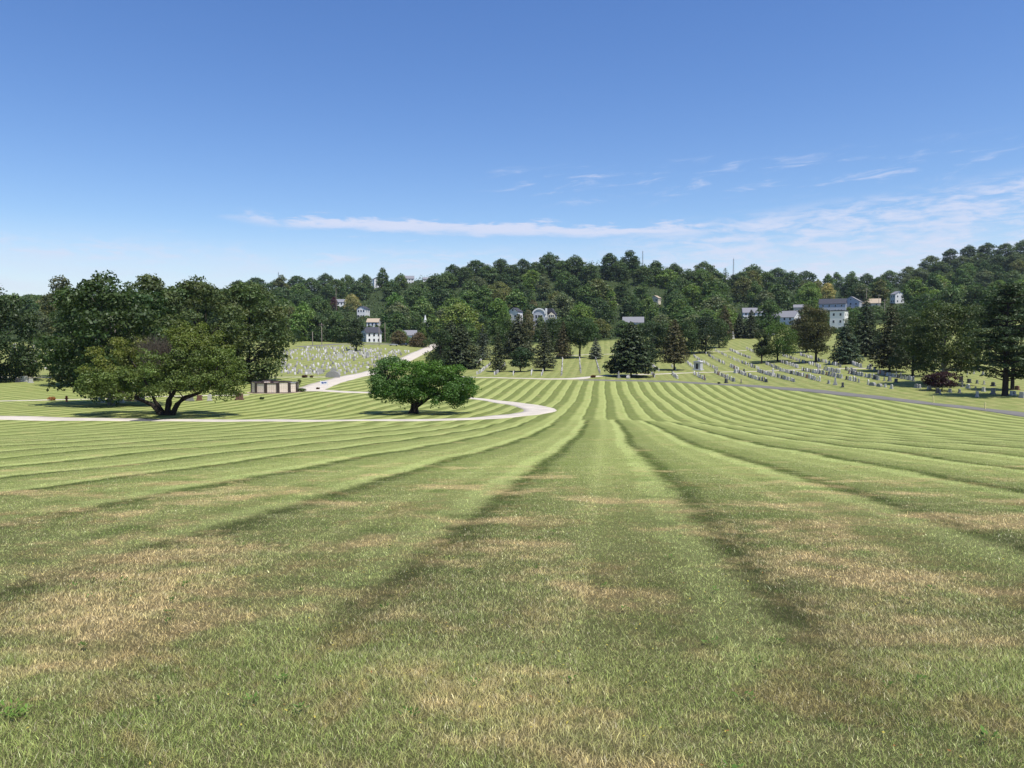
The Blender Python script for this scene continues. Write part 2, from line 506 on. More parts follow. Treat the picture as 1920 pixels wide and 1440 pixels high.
# grass blades
def build_grass():
    rng = np.random.default_rng(5)
    K = 230000.0
    d1, dk, d2 = 2.0, 5.0, 78.0
    HW = 0.74
    n_far = int(1.48 * K * math.log(d2 / dk) * 1.08)
    d_far = dk * np.exp(rng.random(n_far) * math.log(d2 / dk))
    n_near = int(0.74 * (dk**2 - d1**2) * K / dk**2 * 1.9)
    d_near = np.sqrt(d1**2 + rng.random(n_near) * (dk**2 - d1**2))
    d = np.concatenate([d_near, d_far])
    d = d[rng.random(len(d)) > np.clip((d - 42) / 36, 0, 1)]
    n = len(d)
    t = (rng.random(n) * 2 - 1) * (HW + 0.9 / d)
    X = t * d; Y = d
    Z = terrain(X, Y)
    sc = np.maximum(1.0, d / dk)
    u, uf, far, w, fo, ce = ground_fields(X, Y)
    # patchy height
    hn = 0.5 + 0.5 * np.sin(X * 1.7 + 1.2 * np.sin(Y * 1.3)) * np.sin(Y * 1.1 + np.sin(X * 0.9))
    tuft = (np.sin(X * 5.1 + 2 * np.sin(Y * 3.7)) * np.sin(Y * 4.3 + 2 * np.sin(X * 2.9)) > 0.55)
    h = (0.020 + 0.020 * rng.random(n) + 0.012 * hn + np.where(tuft, 0.018, 0) * rng.random(n))
    long = rng.random(n) < 0.018
    h = np.where(long, h * 1.9, h)
    h *= np.interp(d, [4, 10, 22, 60], [1.0, 0.82, 0.64, 0.55])
    wd = (0.0014 + 0.0014 * rng.random(n)) * sc * 0.95
    ang = rng.random(n) * 2 * math.pi                   # blade facing
    # mowing lean: each pass combs the grass one way
    sgn = np.sin(2 * math.pi * u)
    lean = np.stack([rng.normal(0, 0.55, n), rng.normal(0, 0.55, n) + 0.35 * np.sign(sgn) * w], 1)
    wd = np.where(rng.random(n) < 0.02, wd * 2.2, wd)
    fl = rng.random(n) < 0.10                            # fallen dry blades and clippings
    lean[fl] *= 2.6
    L = np.maximum(np.hypot(lean[:, 0], lean[:, 1]), 1e-6)
    cosl = 1 / np.sqrt(1 + L * L)
    side = np.stack([np.cos(ang), np.sin(ang), np.zeros(n)], 1)
    base = np.stack([X, Y, Z - 0.006], 1)
    dirv = np.stack([lean[:, 0] * cosl, lean[:, 1] * cosl, cosl], 1)
    mid = base + dirv * (h * 0.55)[:, None]
    tipd = np.stack([lean[:, 0] * 1.7 * cosl, lean[:, 1] * 1.7 * cosl, cosl * 0.75], 1)
    tip = mid + tipd * (h * 0.5)[:, None]
    V = np.empty((n, 5, 3), np.float32)
    V[:, 0] = base - side * (wd * 0.5)[:, None]; V[:, 1] = base + side * (wd * 0.5)[:, None]
    V[:, 2] = mid + side * (wd * 0.42)[:, None]; V[:, 3] = mid - side * (wd * 0.42)[:, None]
    V[:, 4] = tip
    ix = np.arange(n)[:, None] * 5
    q = ix + np.array([[0, 1, 2, 3]]); tr = ix + np.array([[3, 2, 4]])
    r1 = rng.random(n)
    dryr = np.where(fl, 0.75 + 0.25 * rng.random(n), np.where(rng.random(n) < 0.13 + 0.22 * np.clip(1 - d / 16, 0, 1), 0.5 + 0.5 * rng.random(n), rng.random(n) * 0.5))
    rep = lambda a: np.repeat(a.astype(np.float32), 5)
    m, g, out = new_mat("grass_blade")
    c = lawn_colour(g, True)
    rv = g.attr('blade_rnd'); dv = g.attr('blade_dry')
    k = g.m('MULTIPLY_ADD', g.m('POWER', rv, 1.6), 2.1, 0.62)
    c = g.mix(1.0, c, g.comb(k, k, k), 'MULTIPLY')
    c = g.mix(g.step(dv, 0.45, 1.0), c, (0.44, 0.36, 0.20))
    c = g.mix(g.m('MULTIPLY', g.step(rv, 0.80, 1.0), 0.35), c, (0.40, 0.44, 0.17))
    geo = g.node('ShaderNodeNewGeometry')
    nm = g.node('ShaderNodeVectorMath', operation='ADD')
    g.put(nm.inputs[0], g.vmul(geo.outputs['Normal'], (0.9, 0.9, 0.9))); g.put(nm.inputs[1], (0, 0, 0.45))
    nn = g.node('ShaderNodeVectorMath', operation='NORMALIZE'); g.L.new(nm.outputs[0], nn.inputs[0])
    df = g.node('ShaderNodeBsdfDiffuse'); tl = g.node('ShaderNodeBsdfTranslucent'); mx = g.node('ShaderNodeMixShader')
    g.put(df.inputs[0], c); g.put(tl.inputs[0], c); g.L.new(nn.outputs[0], df.inputs['Normal'])
    mx.inputs[0].default_value = 0.28
    g.L.new(df.outputs[0], mx.inputs[1]); g.L.new(tl.outputs[0], mx.inputs[2])
    gl = g.node('ShaderNodeBsdfGlossy'); gl.inputs['Roughness'].default_value = 0.38
    g.put(gl.inputs[0], (0.5, 0.5, 0.45))
    mx2 = g.node('ShaderNodeMixShader'); mx2.inputs[0].default_value = 0.085
    g.L.new(mx.outputs[0], mx2.inputs[1]); g.L.new(gl.outputs[0], mx2.inputs[2])
    g.L.new(mx2.outputs[0], out.inputs[0])
    me = mesh_np("grass", V.reshape(-1, 3), q, tr, [m], attrs=dict(stripe_u=rep(u), stripe_f=rep(uf), stripe_k=rep(far), stripe_w=rep(w), cemetery=rep(ce), blade_rnd=rep(r1), blade_dry=rep(dryr)))
    o = link("grass", me)
    tag(o, "short mown grass with sun-dried tan patches on the near slope", "grass", kind="stuff")


build_grass()


def build_weeds():
    """broad-leaved weeds, clover and yellowed leaves lying in the turf close to the viewer"""
    rng = np.random.default_rng(17)
    V = []; Q = []; T = []

    def leaf(x, y, z, a, tilt, L, W, col):
        k = len(V)
        ca, sa = math.cos(a), math.sin(a)
        for u, v, h in ((0, 0, 0), (.5, .5, tilt * .55), (1, 0, tilt), (.5, -.5, tilt * .55)):
            V.append((x + ca * u * L - sa * v * W, y + sa * u * L + ca * v * W, z + h * L))
        Q.append((k, k + 3, k + 2, k + 1)); T.extend([col] * 4)
    for i in range(520):                         # yellowed single leaves
        d = math.sqrt(rng.uniform(3.0**2, 8.5**2)); t = rng.uniform(-.72, .72)
        x, y = t * d, d
        if math.sin(x * 1.3 + 2) * math.sin(y * 1.7) < -0.1: continue
        leaf(x, y, gz(x, y) + rng.uniform(.012, .04), rng.uniform(0, 6.28), rng.uniform(-.2, .6), rng.uniform(.012, .026), rng.uniform(.008, .016), (0.52, 0.44, 0.09) if rng.random() < .8 else (.32, .16, .06))
    clumps = [gpt(18, 1335), gpt(35, 1350), gpt(5, 1352), gpt(300, 1322), gpt(470, 1325), gpt(560, 1338)] + [Vector((rng.uniform(-.65, .65) * q, q, 0)) for q in np.sqrt(rng.uniform(9, 110, 60))]
    for j, c in enumerate(clumps):
        col = np.array((0.14, 0.235, 0.05)) * rng.uniform(.8, 1.2) if j < 3 else np.array((0.085, 0.145, 0.035)) * rng.uniform(.8, 1.5)
        for i in range(26 if j < 3 else 12):
            a = rng.uniform(0, 6.28); r = rng.uniform(0, .07 if j < 3 else .045)
            x, y = c.x + r * math.cos(a), c.y + r * math.sin(a)
            s = 0.9 if j < 3 else 0.9
            leaf(x, y, gz(x, y) + rng.uniform(.02, .045), a + rng.normal(0, .5), rng.uniform(.1, .8), rng.uniform(.02, .04) * s, rng.uniform(.012, .022) * s, tuple(col * rng.uniform(.8, 1.2)))
    m, g, out = new_mat("weed_leaf")
    c = g.attr('tint', 'Color')
    df = g.node('ShaderNodeBsdfDiffuse'); tl = g.node('ShaderNodeBsdfTranslucent'); mx = g.node('ShaderNodeMixShader')
    g.put(df.inputs[0], c); g.put(tl.inputs[0], c); mx.inputs[0].default_value = .25
    g.L.new(df.outputs[0], mx.inputs[1]); g.L.new(tl.outputs[0], mx.inputs[2]); g.L.new(mx.outputs[0], out.inputs[0])
    o = link("weeds", mesh_np("weeds", V, quads=np.array(Q), mats=[m], attrs=dict(tint=np.array(T))))
    tag(o, "small broad-leaved weeds and yellowed leaves scattered in the turf", "weeds", kind="stuff")


build_weeds()


# ------------------------------------------------------------------ sky and sun
def build_world():
    w = bpy.data.worlds.new("World"); SC.world = w
    w.use_nodes = True
    nt = w.node_tree; nt.nodes.clear()
    g = G(nt)
    out = g.node('ShaderNodeOutputWorld')
    sky = g.node('ShaderNodeTexSky', sky_type='NISHITA', sun_disc=False)
    sky.sun_elevation = SUN_EL; sky.sun_rotation = SUN_AZ
    sky.air_density = SKY['air']; sky.dust_density = SKY['dust']; sky.ozone_density = SKY['ozone']; sky.altitude = 60
    hs = g.node('ShaderNodeHueSaturation'); hs.inputs['Saturation'].default_value = SKY['sat']; hs.inputs['Hue'].default_value = SKY['hue']
    g.L.new(sky.outputs[0], hs.inputs['Color'])
    bg = g.node('ShaderNodeBackground'); bg.inputs[1].default_value = SKY['strength']
    g.L.new(hs.outputs[0], bg.inputs[0])
    d = g.node('ShaderNodeTexCoord').outputs['Generated']
    x, y, z = g.sep(d)
    az = g.m('ARCTAN2', x, y)
    el = g.m('ARCSINE', z)
    dome = g.comb(g.m('MULTIPLY', az, 8.0), g.m('MULTIPLY', el, 34.0), 1.7)
    n1 = g.noise(dome, 3.2, 7, 0.62, 0.35)
    n2 = g.noise(dome, 1.1, 4, 0.55, 0.2)
    n3 = g.noise(g.comb(g.m('MULTIPLY', az, 8.0), g.m('SUBTRACT', g.m('MULTIPLY', el, 55.0), g.m('MULTIPLY', az, 5.0)), 4.2), 1.9, 7, 0.66, 0.6)
    gs = lambda v, c, s: g.m('POWER', 2.718, g.m('MULTIPLY', -1.0, g.m('POWER', g.m('DIVIDE', g.m('SUBTRACT', v, c), s), 2.0)))
    win = lambda v, a, b, c, dd: g.m('MULTIPLY', g.step(v, a, b), g.m('SUBTRACT', 1.0, g.step(v, c, dd)))
    # the long thin bank low over the hill
    cl = g.m('SUBTRACT', 0.1480, g.m('MULTIPLY', g.m('ADD', az, 0.30), 0.018))
    wob = g.m('ADD', g.m('MULTIPLY', g.m('SUBTRACT', n2, 0.5), 0.022), g.m('MULTIPLY', g.m('SUBTRACT', n1, 0.5), 0.030))
    band = g.m('MULTIPLY', gs(el, g.m('ADD', cl, wob), 0.0085), win(az, -0.42, -0.22, 0.20, 0.30))
    bandm = g.step(g.m('ADD', g.m('MULTIPLY', band, 0.62), g.m('MULTIPLY', n1, 1.0)), 0.56, 1.16)
    bandm = g.m('MULTIPLY', bandm, g.step(band, 0.02, 0.3))
    # broken field rising towards the east
    top = g.m('MULTIPLY_ADD', az, 0.085, 0.125)
    fld = g.m('MULTIPLY', g.step(az, 0.05, 0.28), g.m('SUBTRACT', 1.0, g.step(g.m('SUBTRACT', el, top), -0.012, 0.014)))
    fldm = g.m('MULTIPLY', fld, g.step(n1, 0.36, 0.66))
    # veil along the horizon
    veil = g.m('SUBTRACT', 1.0, g.step(el, 0.045, 0.150))
    veilm = g.m('MULTIPLY', veil, g.m('MULTIPLY_ADD', g.step(n2, 0.35, 0.7), 0.30, 0.42))
    lowb = g.m('MULTIPLY', gs(el, 0.103, 0.012), g.step(n1, 0.45, 0.68))
    # small slanting wisps
    ws = g.m('MULTIPLY', win(el, 0.165, 0.185, 0.212, 0.232), win(az, -0.06, 0.02, 0.62, 0.75))
    wisp = g.m('MULTIPLY', ws, g.step(n3, 0.51, 0.84))
    wl = g.m('MULTIPLY', g.m('MULTIPLY', win(el, 0.118, 0.125, 0.137, 0.145), win(az, -0.45, -0.36, -0.15, -0.1)), g.step(n3, 0.56, 0.74))
    f = g.m('MAXIMUM', g.m('MULTIPLY', bandm, 0.82), g.m('MULTIPLY', fldm, 0.74))
    f = g.m('MAXIMUM', f, g.m('MULTIPLY', wisp, 0.8))
    f = g.m('MAXIMUM', f, g.m('MULTIPLY', wl, 0.5))
    f = g.m('MAXIMUM', f, g.m('MULTIPLY', lowb, 0.6))
    f = g.m('SUBTRACT', 1.0, g.m('MULTIPLY', g.m('SUBTRACT', 1.0, f), g.m('SUBTRACT', 1.0, veilm)), clamp=True)
    cb = g.node('ShaderNodeBackground')
    g.put(cb.inputs[0], SKY['cloud']); cb.inputs[1].default_value = 1.0
    mx = g.node('ShaderNodeMixShader')
    g.L.new(f, mx.inputs[0]); g.L.new(bg.outputs[0], mx.inputs[1]); g.L.new(cb.outputs[0], mx.inputs[2])
    g.L.new(mx.outputs[0], out.inputs[0])


SKY = dict(air=1.0, dust=0.3, ozone=2.0, sat=1.26, hue=0.512, strength=0.119, cloud=(0.57, 0.60, 0.73))
build_world()
sun = bpy.data.lights.new("sun", 'SUN')
sun.energy = 4.3; sun.angle = math.radians(0.53); sun.color = (1.0, 0.95, 0.87)
suno = link("sun", sun)
sd = Vector((math.sin(SUN_AZ) * math.cos(SUN_EL), math.cos(SUN_AZ) * math.cos(SUN_EL), math.sin(SUN_EL)))
suno.rotation_euler = sd.to_track_quat('Z', 'Y').to_euler()

SC.view_settings.view_transform = 'Standard'
SC.view_settings.look = 'None'
SC.view_settings.exposure = 0.38
SC.view_settings.gamma = 1.0
SC.cycles.max_bounces = 6
SC.cycles.transparent_max_bounces = 4


# ------------------------------------------------------------------ trees
def leaf_mat(name, trans=0.30, gloss=0.03):
    m, g, out = new_mat(name)
    oc = g.node('ShaderNodeObjectInfo').outputs['Color']
    tint = g.attr('tint', 'Color')
    c = g.mix(1.0, g.mix(1.0, oc, tint, 'MULTIPLY'), (1.12, 1.04, 0.80), 'MULTIPLY')
    df = g.node('ShaderNodeBsdfDiffuse'); tl = g.node('ShaderNodeBsdfTranslucent'); mx = g.node('ShaderNodeMixShader')
    g.put(df.inputs[0], c)
    g.put(tl.inputs[0], g.mix(1.0, c, (1.15, 1.25, 0.7), 'MULTIPLY'))
    mx.inputs[0].default_value = trans
    g.L.new(df.outputs[0], mx.inputs[1]); g.L.new(tl.outputs[0], mx.inputs[2])
    gl = g.node('ShaderNodeBsdfGlossy'); gl.inputs['Roughness'].default_value = 0.5; g.put(gl.inputs[0], (0.6, 0.65, 0.6))
    m2 = g.node('ShaderNodeMixShader'); m2.inputs[0].default_value = gloss
    g.L.new(mx.outputs[0], m2.inputs[1]); g.L.new(gl.outputs[0], m2.inputs[2])
    g.L.new(m2.outputs[0], out.inputs[0])
    return m


LEAF = leaf_mat("leaf")
NEEDLE = leaf_mat("needle", 0.12, 0.03)
BARK = simple_mat("bark", (0.036, 0.030, 0.026), 0.95, 0.5, 2.5, 0.1, bump=0.6)
TWIG = simple_mat("dead_twig", (0.115, 0.098, 0.074), 0.95, 0.4, 2.0, 0.1)
BARK_PALE = simple_mat("pale_bark", (0.16, 0.15, 0.13), 0.95, 0.4, 2.0, 0.1, bump=0.6)


def unit(a):
    return a / np.maximum(np.linalg.norm(a, axis=1, keepdims=True), 1e-9)


def leaves(P, N, S, rng, asp=0.62):
    """leaf-clump faces (kite quads) at P facing N with size S"""
    n = len(P)
    t = unit(np.cross(N, rng.normal(size=(n, 3))))
    b = np.cross(N, t)
    V = np.empty((n, 4, 3))
    V[:, 0] = P - t * (S * 0.5)[:, None]
    V[:, 1] = P + b * (S * asp * 0.5)[:, None] - t * (S * 0.08)[:, None]
    V[:, 2] = P + t * (S * 0.5)[:, None] + N * (S * 0.12)[:, None]
    V[:, 3] = P - b * (S * asp * 0.5)[:, None] - t * (S * 0.08)[:, None]
    return V.reshape(-1, 3)


def tints(n, lobe_t, rng, amt=0.16):
    k = 1 + rng.normal(0, amt, n)
    c = np.stack([k * (1 + rng.normal(0, 0.06, n)), k, k * (1 + rng.normal(0, 0.08, n))], 1) * lobe_t
    return np.clip(c, 0.3, 2.2)


def lobe_leaves(C, R, n, leaf, rng, squash=0.78, lobe_tint=None, shell=0.42, bottom=0.45, upb=0.45):
    """n leaf faces spread over leaf clumps with centres C and radii R"""
    C = np.asarray(C, float); R = np.asarray(R, float)
    p = R ** 2; p = p / p.sum()
    k = rng.choice(len(C), n, p=p)
    d = unit(rng.normal(size=(n, 3)))
    flip = (d[:, 2] < -0.15) & (rng.random(n) > bottom)
    d[flip, 2] *= -1
    # each clump is itself lumpy
    lump = 1 + 0.22 * np.sin(d[:, 0] * 5 + k * 1.7) * np.sin(d[:, 1] * 5 + k * 2.3) + 0.16 * np.sin(d[:, 2] * 7 + k)
    rad = R[k] * (1 - shell * rng.random(n) ** 1.6) * lump
    P = C[k] + d * rad[:, None] * np.array([1, 1, squash])
    N = unit(d * 0.75 + np.array([0, 0, upb]) + rng.normal(0, 0.55, (n, 3)))
    S = leaf * (0.65 + 0.7 * rng.random(n))
    if lobe_tint is None:
        lb = 1 + rng.normal(0, 0.13, len(C))
        lobe_tint = np.stack([lb * (1 + rng.normal(0, 0.07, len(C))), lb, lb * (1 + rng.normal(0, 0.06, len(C)))], 1)
    return leaves(P, N, S, rng), np.repeat(tints(n, lobe_tint[k], rng), 4, axis=0)


def crown_mesh(V, T, mat):
    n = len(V) // 4
    return mesh_np("crown", V, quads=np.arange(n * 4).reshape(n, 4), mats=[mat], attrs=dict(tint=T))


def bent(a, b, rng, k=5, wob=0.06, sag=0.0):
    a = Vector(a); b = Vector(b); L = (b - a).length
    out = []
    for i in range(k + 1):
        f = i / k
        p = a.lerp(b, f)
        if 0 < i < k:
            p += Vector(rng.normal(0, wob * L, 3))
        p.z += sag * L * 4 * f * (1 - f)
        out.append(p)
    return out


def decid(seed, H, W, n, leaf, base=0.22, nl=34, lr=0.17, depth=None, topw=0.55, trunk_r=None, outline=None, squash=0.78):
    """broadleaf tree: clumps arranged over an egg-shaped envelope, tapered trunk with limbs"""
    rng = np.random.default_rng(seed)
    D = depth or W
    zb, zt = base * H, H
    C = []; R = []
    tries = 0
    while len(C) < nl and tries < 6000:
        tries += 1
        f = rng.random()
        # envelope half width at this height
        e = math.sqrt(max(1 - abs((f - 0.42) / (0.58 if f > 0.42 else 0.52)) ** 2.1, 0))
        if outline: e = np.interp(f, outline[0], outline[1])
        a = rng.random() * 2 * math.pi
        r = lr * W * (0.7 + 0.65 * rng.random())
        rr = max(e - r / (W / 2) * 0.75, 0) * (0.30 + 0.70 * rng.random() ** 0.4)
        z = zb + (zt - r * squash * 0.75 - zb) * f
        c = (math.cos(a) * rr * W / 2, math.sin(a) * rr * D / 2, z)
        if any((c[0]-q[0])**2 + (c[1]-q[1])**2 + (c[2]-q[2])**2 < (0.62 * min(r, s))**2 for q, s in zip(C, R)):
            continue
        C.append(c); R.append(r)
    V, T = lobe_leaves(C, R, n, leaf, rng, squash)
    # stray sprays outside the clumps
    tr = trunk_r or 0.022 * H
    mb = MB()
    fork = zb + 0.16 * H
    mb.tube([(0, 0, -0.3), (0, 0, 0.25), (rng.normal(0, .02*H*0.2), rng.normal(0, .02*H*0.2), zb * 0.7), (rng.normal(0, .01*H), rng.normal(0, .01*H), fork), (rng.normal(0, .02*H), 0, H * 0.72)],
            [tr * 1.7, tr * 1.15, tr * 0.95, tr * 0.8, tr * 0.16], 8)
    order = rng.permutation(len(C))[:16]
    for k in order:
        c = C[k]
        z0 = min(max(zb * 0.75, c[2] * 0.55), H * 0.6)
        mb.tube(bent((0, 0, z0), c, rng, 4, 0.04, 0.02), [tr * 0.42, tr * 0.34, tr * 0.25, tr * 0.16, tr * 0.07], 5)
    return V, T, mb


def spruce(seed, H, W, leaf, whorls=26, per=9, base=0.07, droop=0.30, power=0.66, dens=42, irregular=0.18):
    rng = np.random.default_rng(seed)
    PV = []; PN = []; PS = []; PT = []
    mb = MB(); tr = 0.016 * H
    mb.tube([(0, 0, -0.3), (0, 0, 0.3), (0, 0, H * 0.5), (0, 0, H * 0.97)], [tr * 1.4, tr, tr * 0.6, 0.02], 7)
    for i in range(whorls):
        f = (i + 0.35 * rng.random()) / whorls
        z = H * (base + (1 - base) * f)
        L0 = W / 2 * (1 - f) ** power
        if f < 0.12: L0 *= 0.72 + 2.2 * f
        L0 = max(L0, 0.02 * W)
        tw = 1 + rng.normal(0, 0.10)
        for k in range(per):
            a = 2 * math.pi * (k + rng.random() * 0.8) / per + i * 1.1
            L = L0 * (1 - irregular + 2 * irregular * rng.random())
            m = max(int(dens * L / (W / 2)) + 4, 5)
            s = rng.random(m) ** 0.65
            ca, sa = math.cos(a), math.sin(a)
            out = s * L
            dz = -droop * L * (s ** 1.25) + 0.10 * L * s ** 3
            lat = rng.normal(0, 0.12, m) * L * (0.35 + 0.65 * (1 - abs(s - 0.55)))
            P = np.stack([ca * out - sa * lat, sa * out + ca * lat, z + dz + rng.normal(0, 0.016 * H, m) * 0.5 - np.abs(lat) * 0.35], 1)
            N = unit(np.stack([ca * 0.35 + rng.normal(0, .35, m), sa * 0.35 + rng.normal(0, .35, m), 0.8 + rng.normal(0, .3, m)], 1))
            PV.append(P); PN.append(N); PS.append(leaf * (0.6 + 0.7 * rng.random(m)) * (0.55 + 0.45 * L / (W / 2)))
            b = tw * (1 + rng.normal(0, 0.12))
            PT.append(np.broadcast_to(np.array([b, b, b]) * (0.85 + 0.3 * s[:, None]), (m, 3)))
            if k % 2 == 0 and L > 0.25 * W / 2:
                mb.tube([(0, 0, z), (ca * L * 0.5, sa * L * 0.5, z - droop * L * 0.42), (ca * L * 0.92, sa * L * 0.92, z - droop * L * 0.84)], [tr * 0.2, tr * 0.13, 0.01], 4, cap=False)
    P = np.concatenate(PV); N = np.concatenate(PN); S = np.concatenate(PS); T = np.concatenate(PT)
    V = leaves(P, N, S, rng, 0.5)
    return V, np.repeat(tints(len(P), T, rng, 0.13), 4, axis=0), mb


def pine(seed, H, W, n, leaf):
    """old white pine: bare lower trunk, uneven flat tiers of foliage"""
    rng = np.random.default_rng(seed)
    mb = MB(); tr = 0.026 * H
    mb.tube([(0, 0, -0.3), (0, 0, 0.4), (0.1, 0, H * 0.3), (-0.1, 0.1, H * 0.6), (0.1, 0, H * 0.94)], [tr * 1.35, tr, tr * 0.85, tr * 0.5, 0.05], 9)
    C = []; R = []
    tiers = 22
    for i in range(tiers):
        f = i / (tiers - 1)
        z = H * (0.17 + 0.80 * f)
        L = W / 2 * np.interp(f, [0, 0.1, 0.35, 0.6, 0.85, 1], [0.55, 0.92, 1.0, 0.88, 0.55, 0.16])
        for k in range(5 if f < 0.85 else 3):
            a = rng.random() * 2 * math.pi
            Lk = L * (0.45 + 0.6 * rng.random())
            e = Vector((math.cos(a) * Lk, math.sin(a) * Lk, z + Lk * (0.02 + 0.16 * f) + rng.normal(0, 0.01 * H)))
            mb.tube(bent((0, 0, z - 0.04 * H * (1 - f)), e, rng, 4, 0.03, 0.015), [tr * 0.26, tr * 0.2, tr * 0.15, tr * 0.1, 0.02], 5, cap=False)
            for q in (0.55, 0.8, 1.0):
                if Lk * q < 0.15 * W and f < 0.8: continue
                for side in range(2):
                    C.append((e.x * q + rng.normal(0, 0.055 * W), e.y * q + rng.normal(0, 0.055 * W), z + (e.z - z) * q + rng.normal(0, 0.008 * H)))
                    R.append(W * (0.055 + 0.045 * rng.random()))
    V, T = lobe_leaves(C, R, n, leaf, rng, 0.36, upb=0.6, bottom=0.3)
    return V, T, mb


def shaped(seed, poly, n, leaf, lr, nl, depth=0.9, skip=None, tintf=None, squash=0.72, shell=0.6):
    """crown grown inside a silhouette (x, z) measured from the photograph, rounded in depth"""
    rng = np.random.default_rng(seed)
    poly = np.asarray(poly, float)
    xs, zs = poly[:, 0], poly[:, 1]
    zlo, zhi = zs.min(), zs.max()

    def inside(x, z):
        c = False; j = len(xs) - 1
        for i in range(len(xs)):
            if (zs[i] > z) != (zs[j] > z) and x < (xs[j]-xs[i]) * (z-zs[i]) / (zs[j]-zs[i]) + xs[i]: c = not c
            j = i
        return c

    def span(z):
        hit = []
        j = len(xs) - 1
        for i in range(len(xs)):
            if (zs[i] > z) != (zs[j] > z): hit.append((xs[j]-xs[i]) * (z-zs[i]) / (zs[j]-zs[i]) + xs[i])
            j = i
        return (min(hit), max(hit)) if hit else (0, 0)
    C = []; R = []; TI = []
    tries = 0
    while len(C) < nl and tries < 20000:
        tries += 1
        x = rng.uniform(xs.min(), xs.max()); z = rng.uniform(zlo, zhi)
        r = lr * (0.65 + 0.7 * rng.random())
        if not inside(x, z): continue
        if not (inside(x - r * 0.6, z) and inside(x + r * 0.6, z) and inside(x, z + r * 0.5)): continue
        if skip and skip(x, z) and rng.random() < 0.95: continue
        x0, x1 = span(z)
        hw = (x1 - x0) / 2; mx = (x0 + x1) / 2
        full = depth * max(hw, 0.1) * math.sqrt(max(1 - ((x - mx) / max(hw, 0.1)) ** 2, 0))
        s = rng.choice([-1, 1]) * rng.random() ** 0.55
        y = s * max(full - 0.6 * r, 0)
        c = (x, y, z)
        if any((c[0]-q[0])**2 + (c[1]-q[1])**2 + (c[2]-q[2])**2 < (0.5 * min(r, w))**2 for q, w in zip(C, R)): continue
        C.append(c); R.append(r)
        lb = 1 + rng.normal(0, 0.12)
        t = np.array([lb, lb, lb])
        if tintf: t = t * np.array(tintf(x, z, rng))
        TI.append(t)
    V, T = lobe_leaves(C, R, n, leaf, rng, squash, np.array(TI), shell=shell)
    return V, T, C, R, rng


def plant_tree(name, cat, label, pos, V, T, mb, color, mat=None, bark=None, rz=0.0, group=None, foliage='crown'):
    root = empty(name, pos, rz, label=label, cat=cat, group=group)
    link('trunk', mb.mesh('trunk', bark or BARK, True), root)
    link(foliage, crown_mesh(V, T, mat or LEAF), root, color=color)
    return root


TREES = []          # (px, top, width, distance) of everything planted, for later tests of what hides what


def at(px, py):
    p = gpt(px, py)
    return p, p.y / F          # ground point and metres per photo pixel there


def std_tree(kind, name, label, px, by, ty, wpx, color, seed, **kw):
    p, k = at(px, by)
    H = (by - ty) * k; W = wpx * k * (1.26 if kind == 'spruce' else 1.06)
    group = kw.pop('group', None); bark = kw.pop('bark', None)
    if kind == 'decid':
        kw.setdefault('n', int(min(16000, 1600 + wpx * (by - ty) * 1.7)))
        kw.setdefault('leaf', max(0.9 * W / 60, 2.3 * k))
        kw['nl'] = int(kw.get('nl', 34) * (1.0 if group == LT else 1.35))
        V, T, mb = decid(seed, H, W, **kw); mat = LEAF
    elif kind == 'spruce':
        kw.setdefault('leaf', max(0.07 * W, 3.0 * k))
        V, T, mb = spruce(seed, H, W, **kw); mat = NEEDLE
    elif kind == 'pine':
        kw.setdefault('n', 16000); kw.setdefault('leaf', 0.42)
        V, T, mb = pine(seed, H, W, **kw); mat = NEEDLE
    TREES.append((px, ty, wpx, p.y, by))
    return plant_tree(name, 'tree', label, p, V, T, mb, color, mat, bark, group=group)


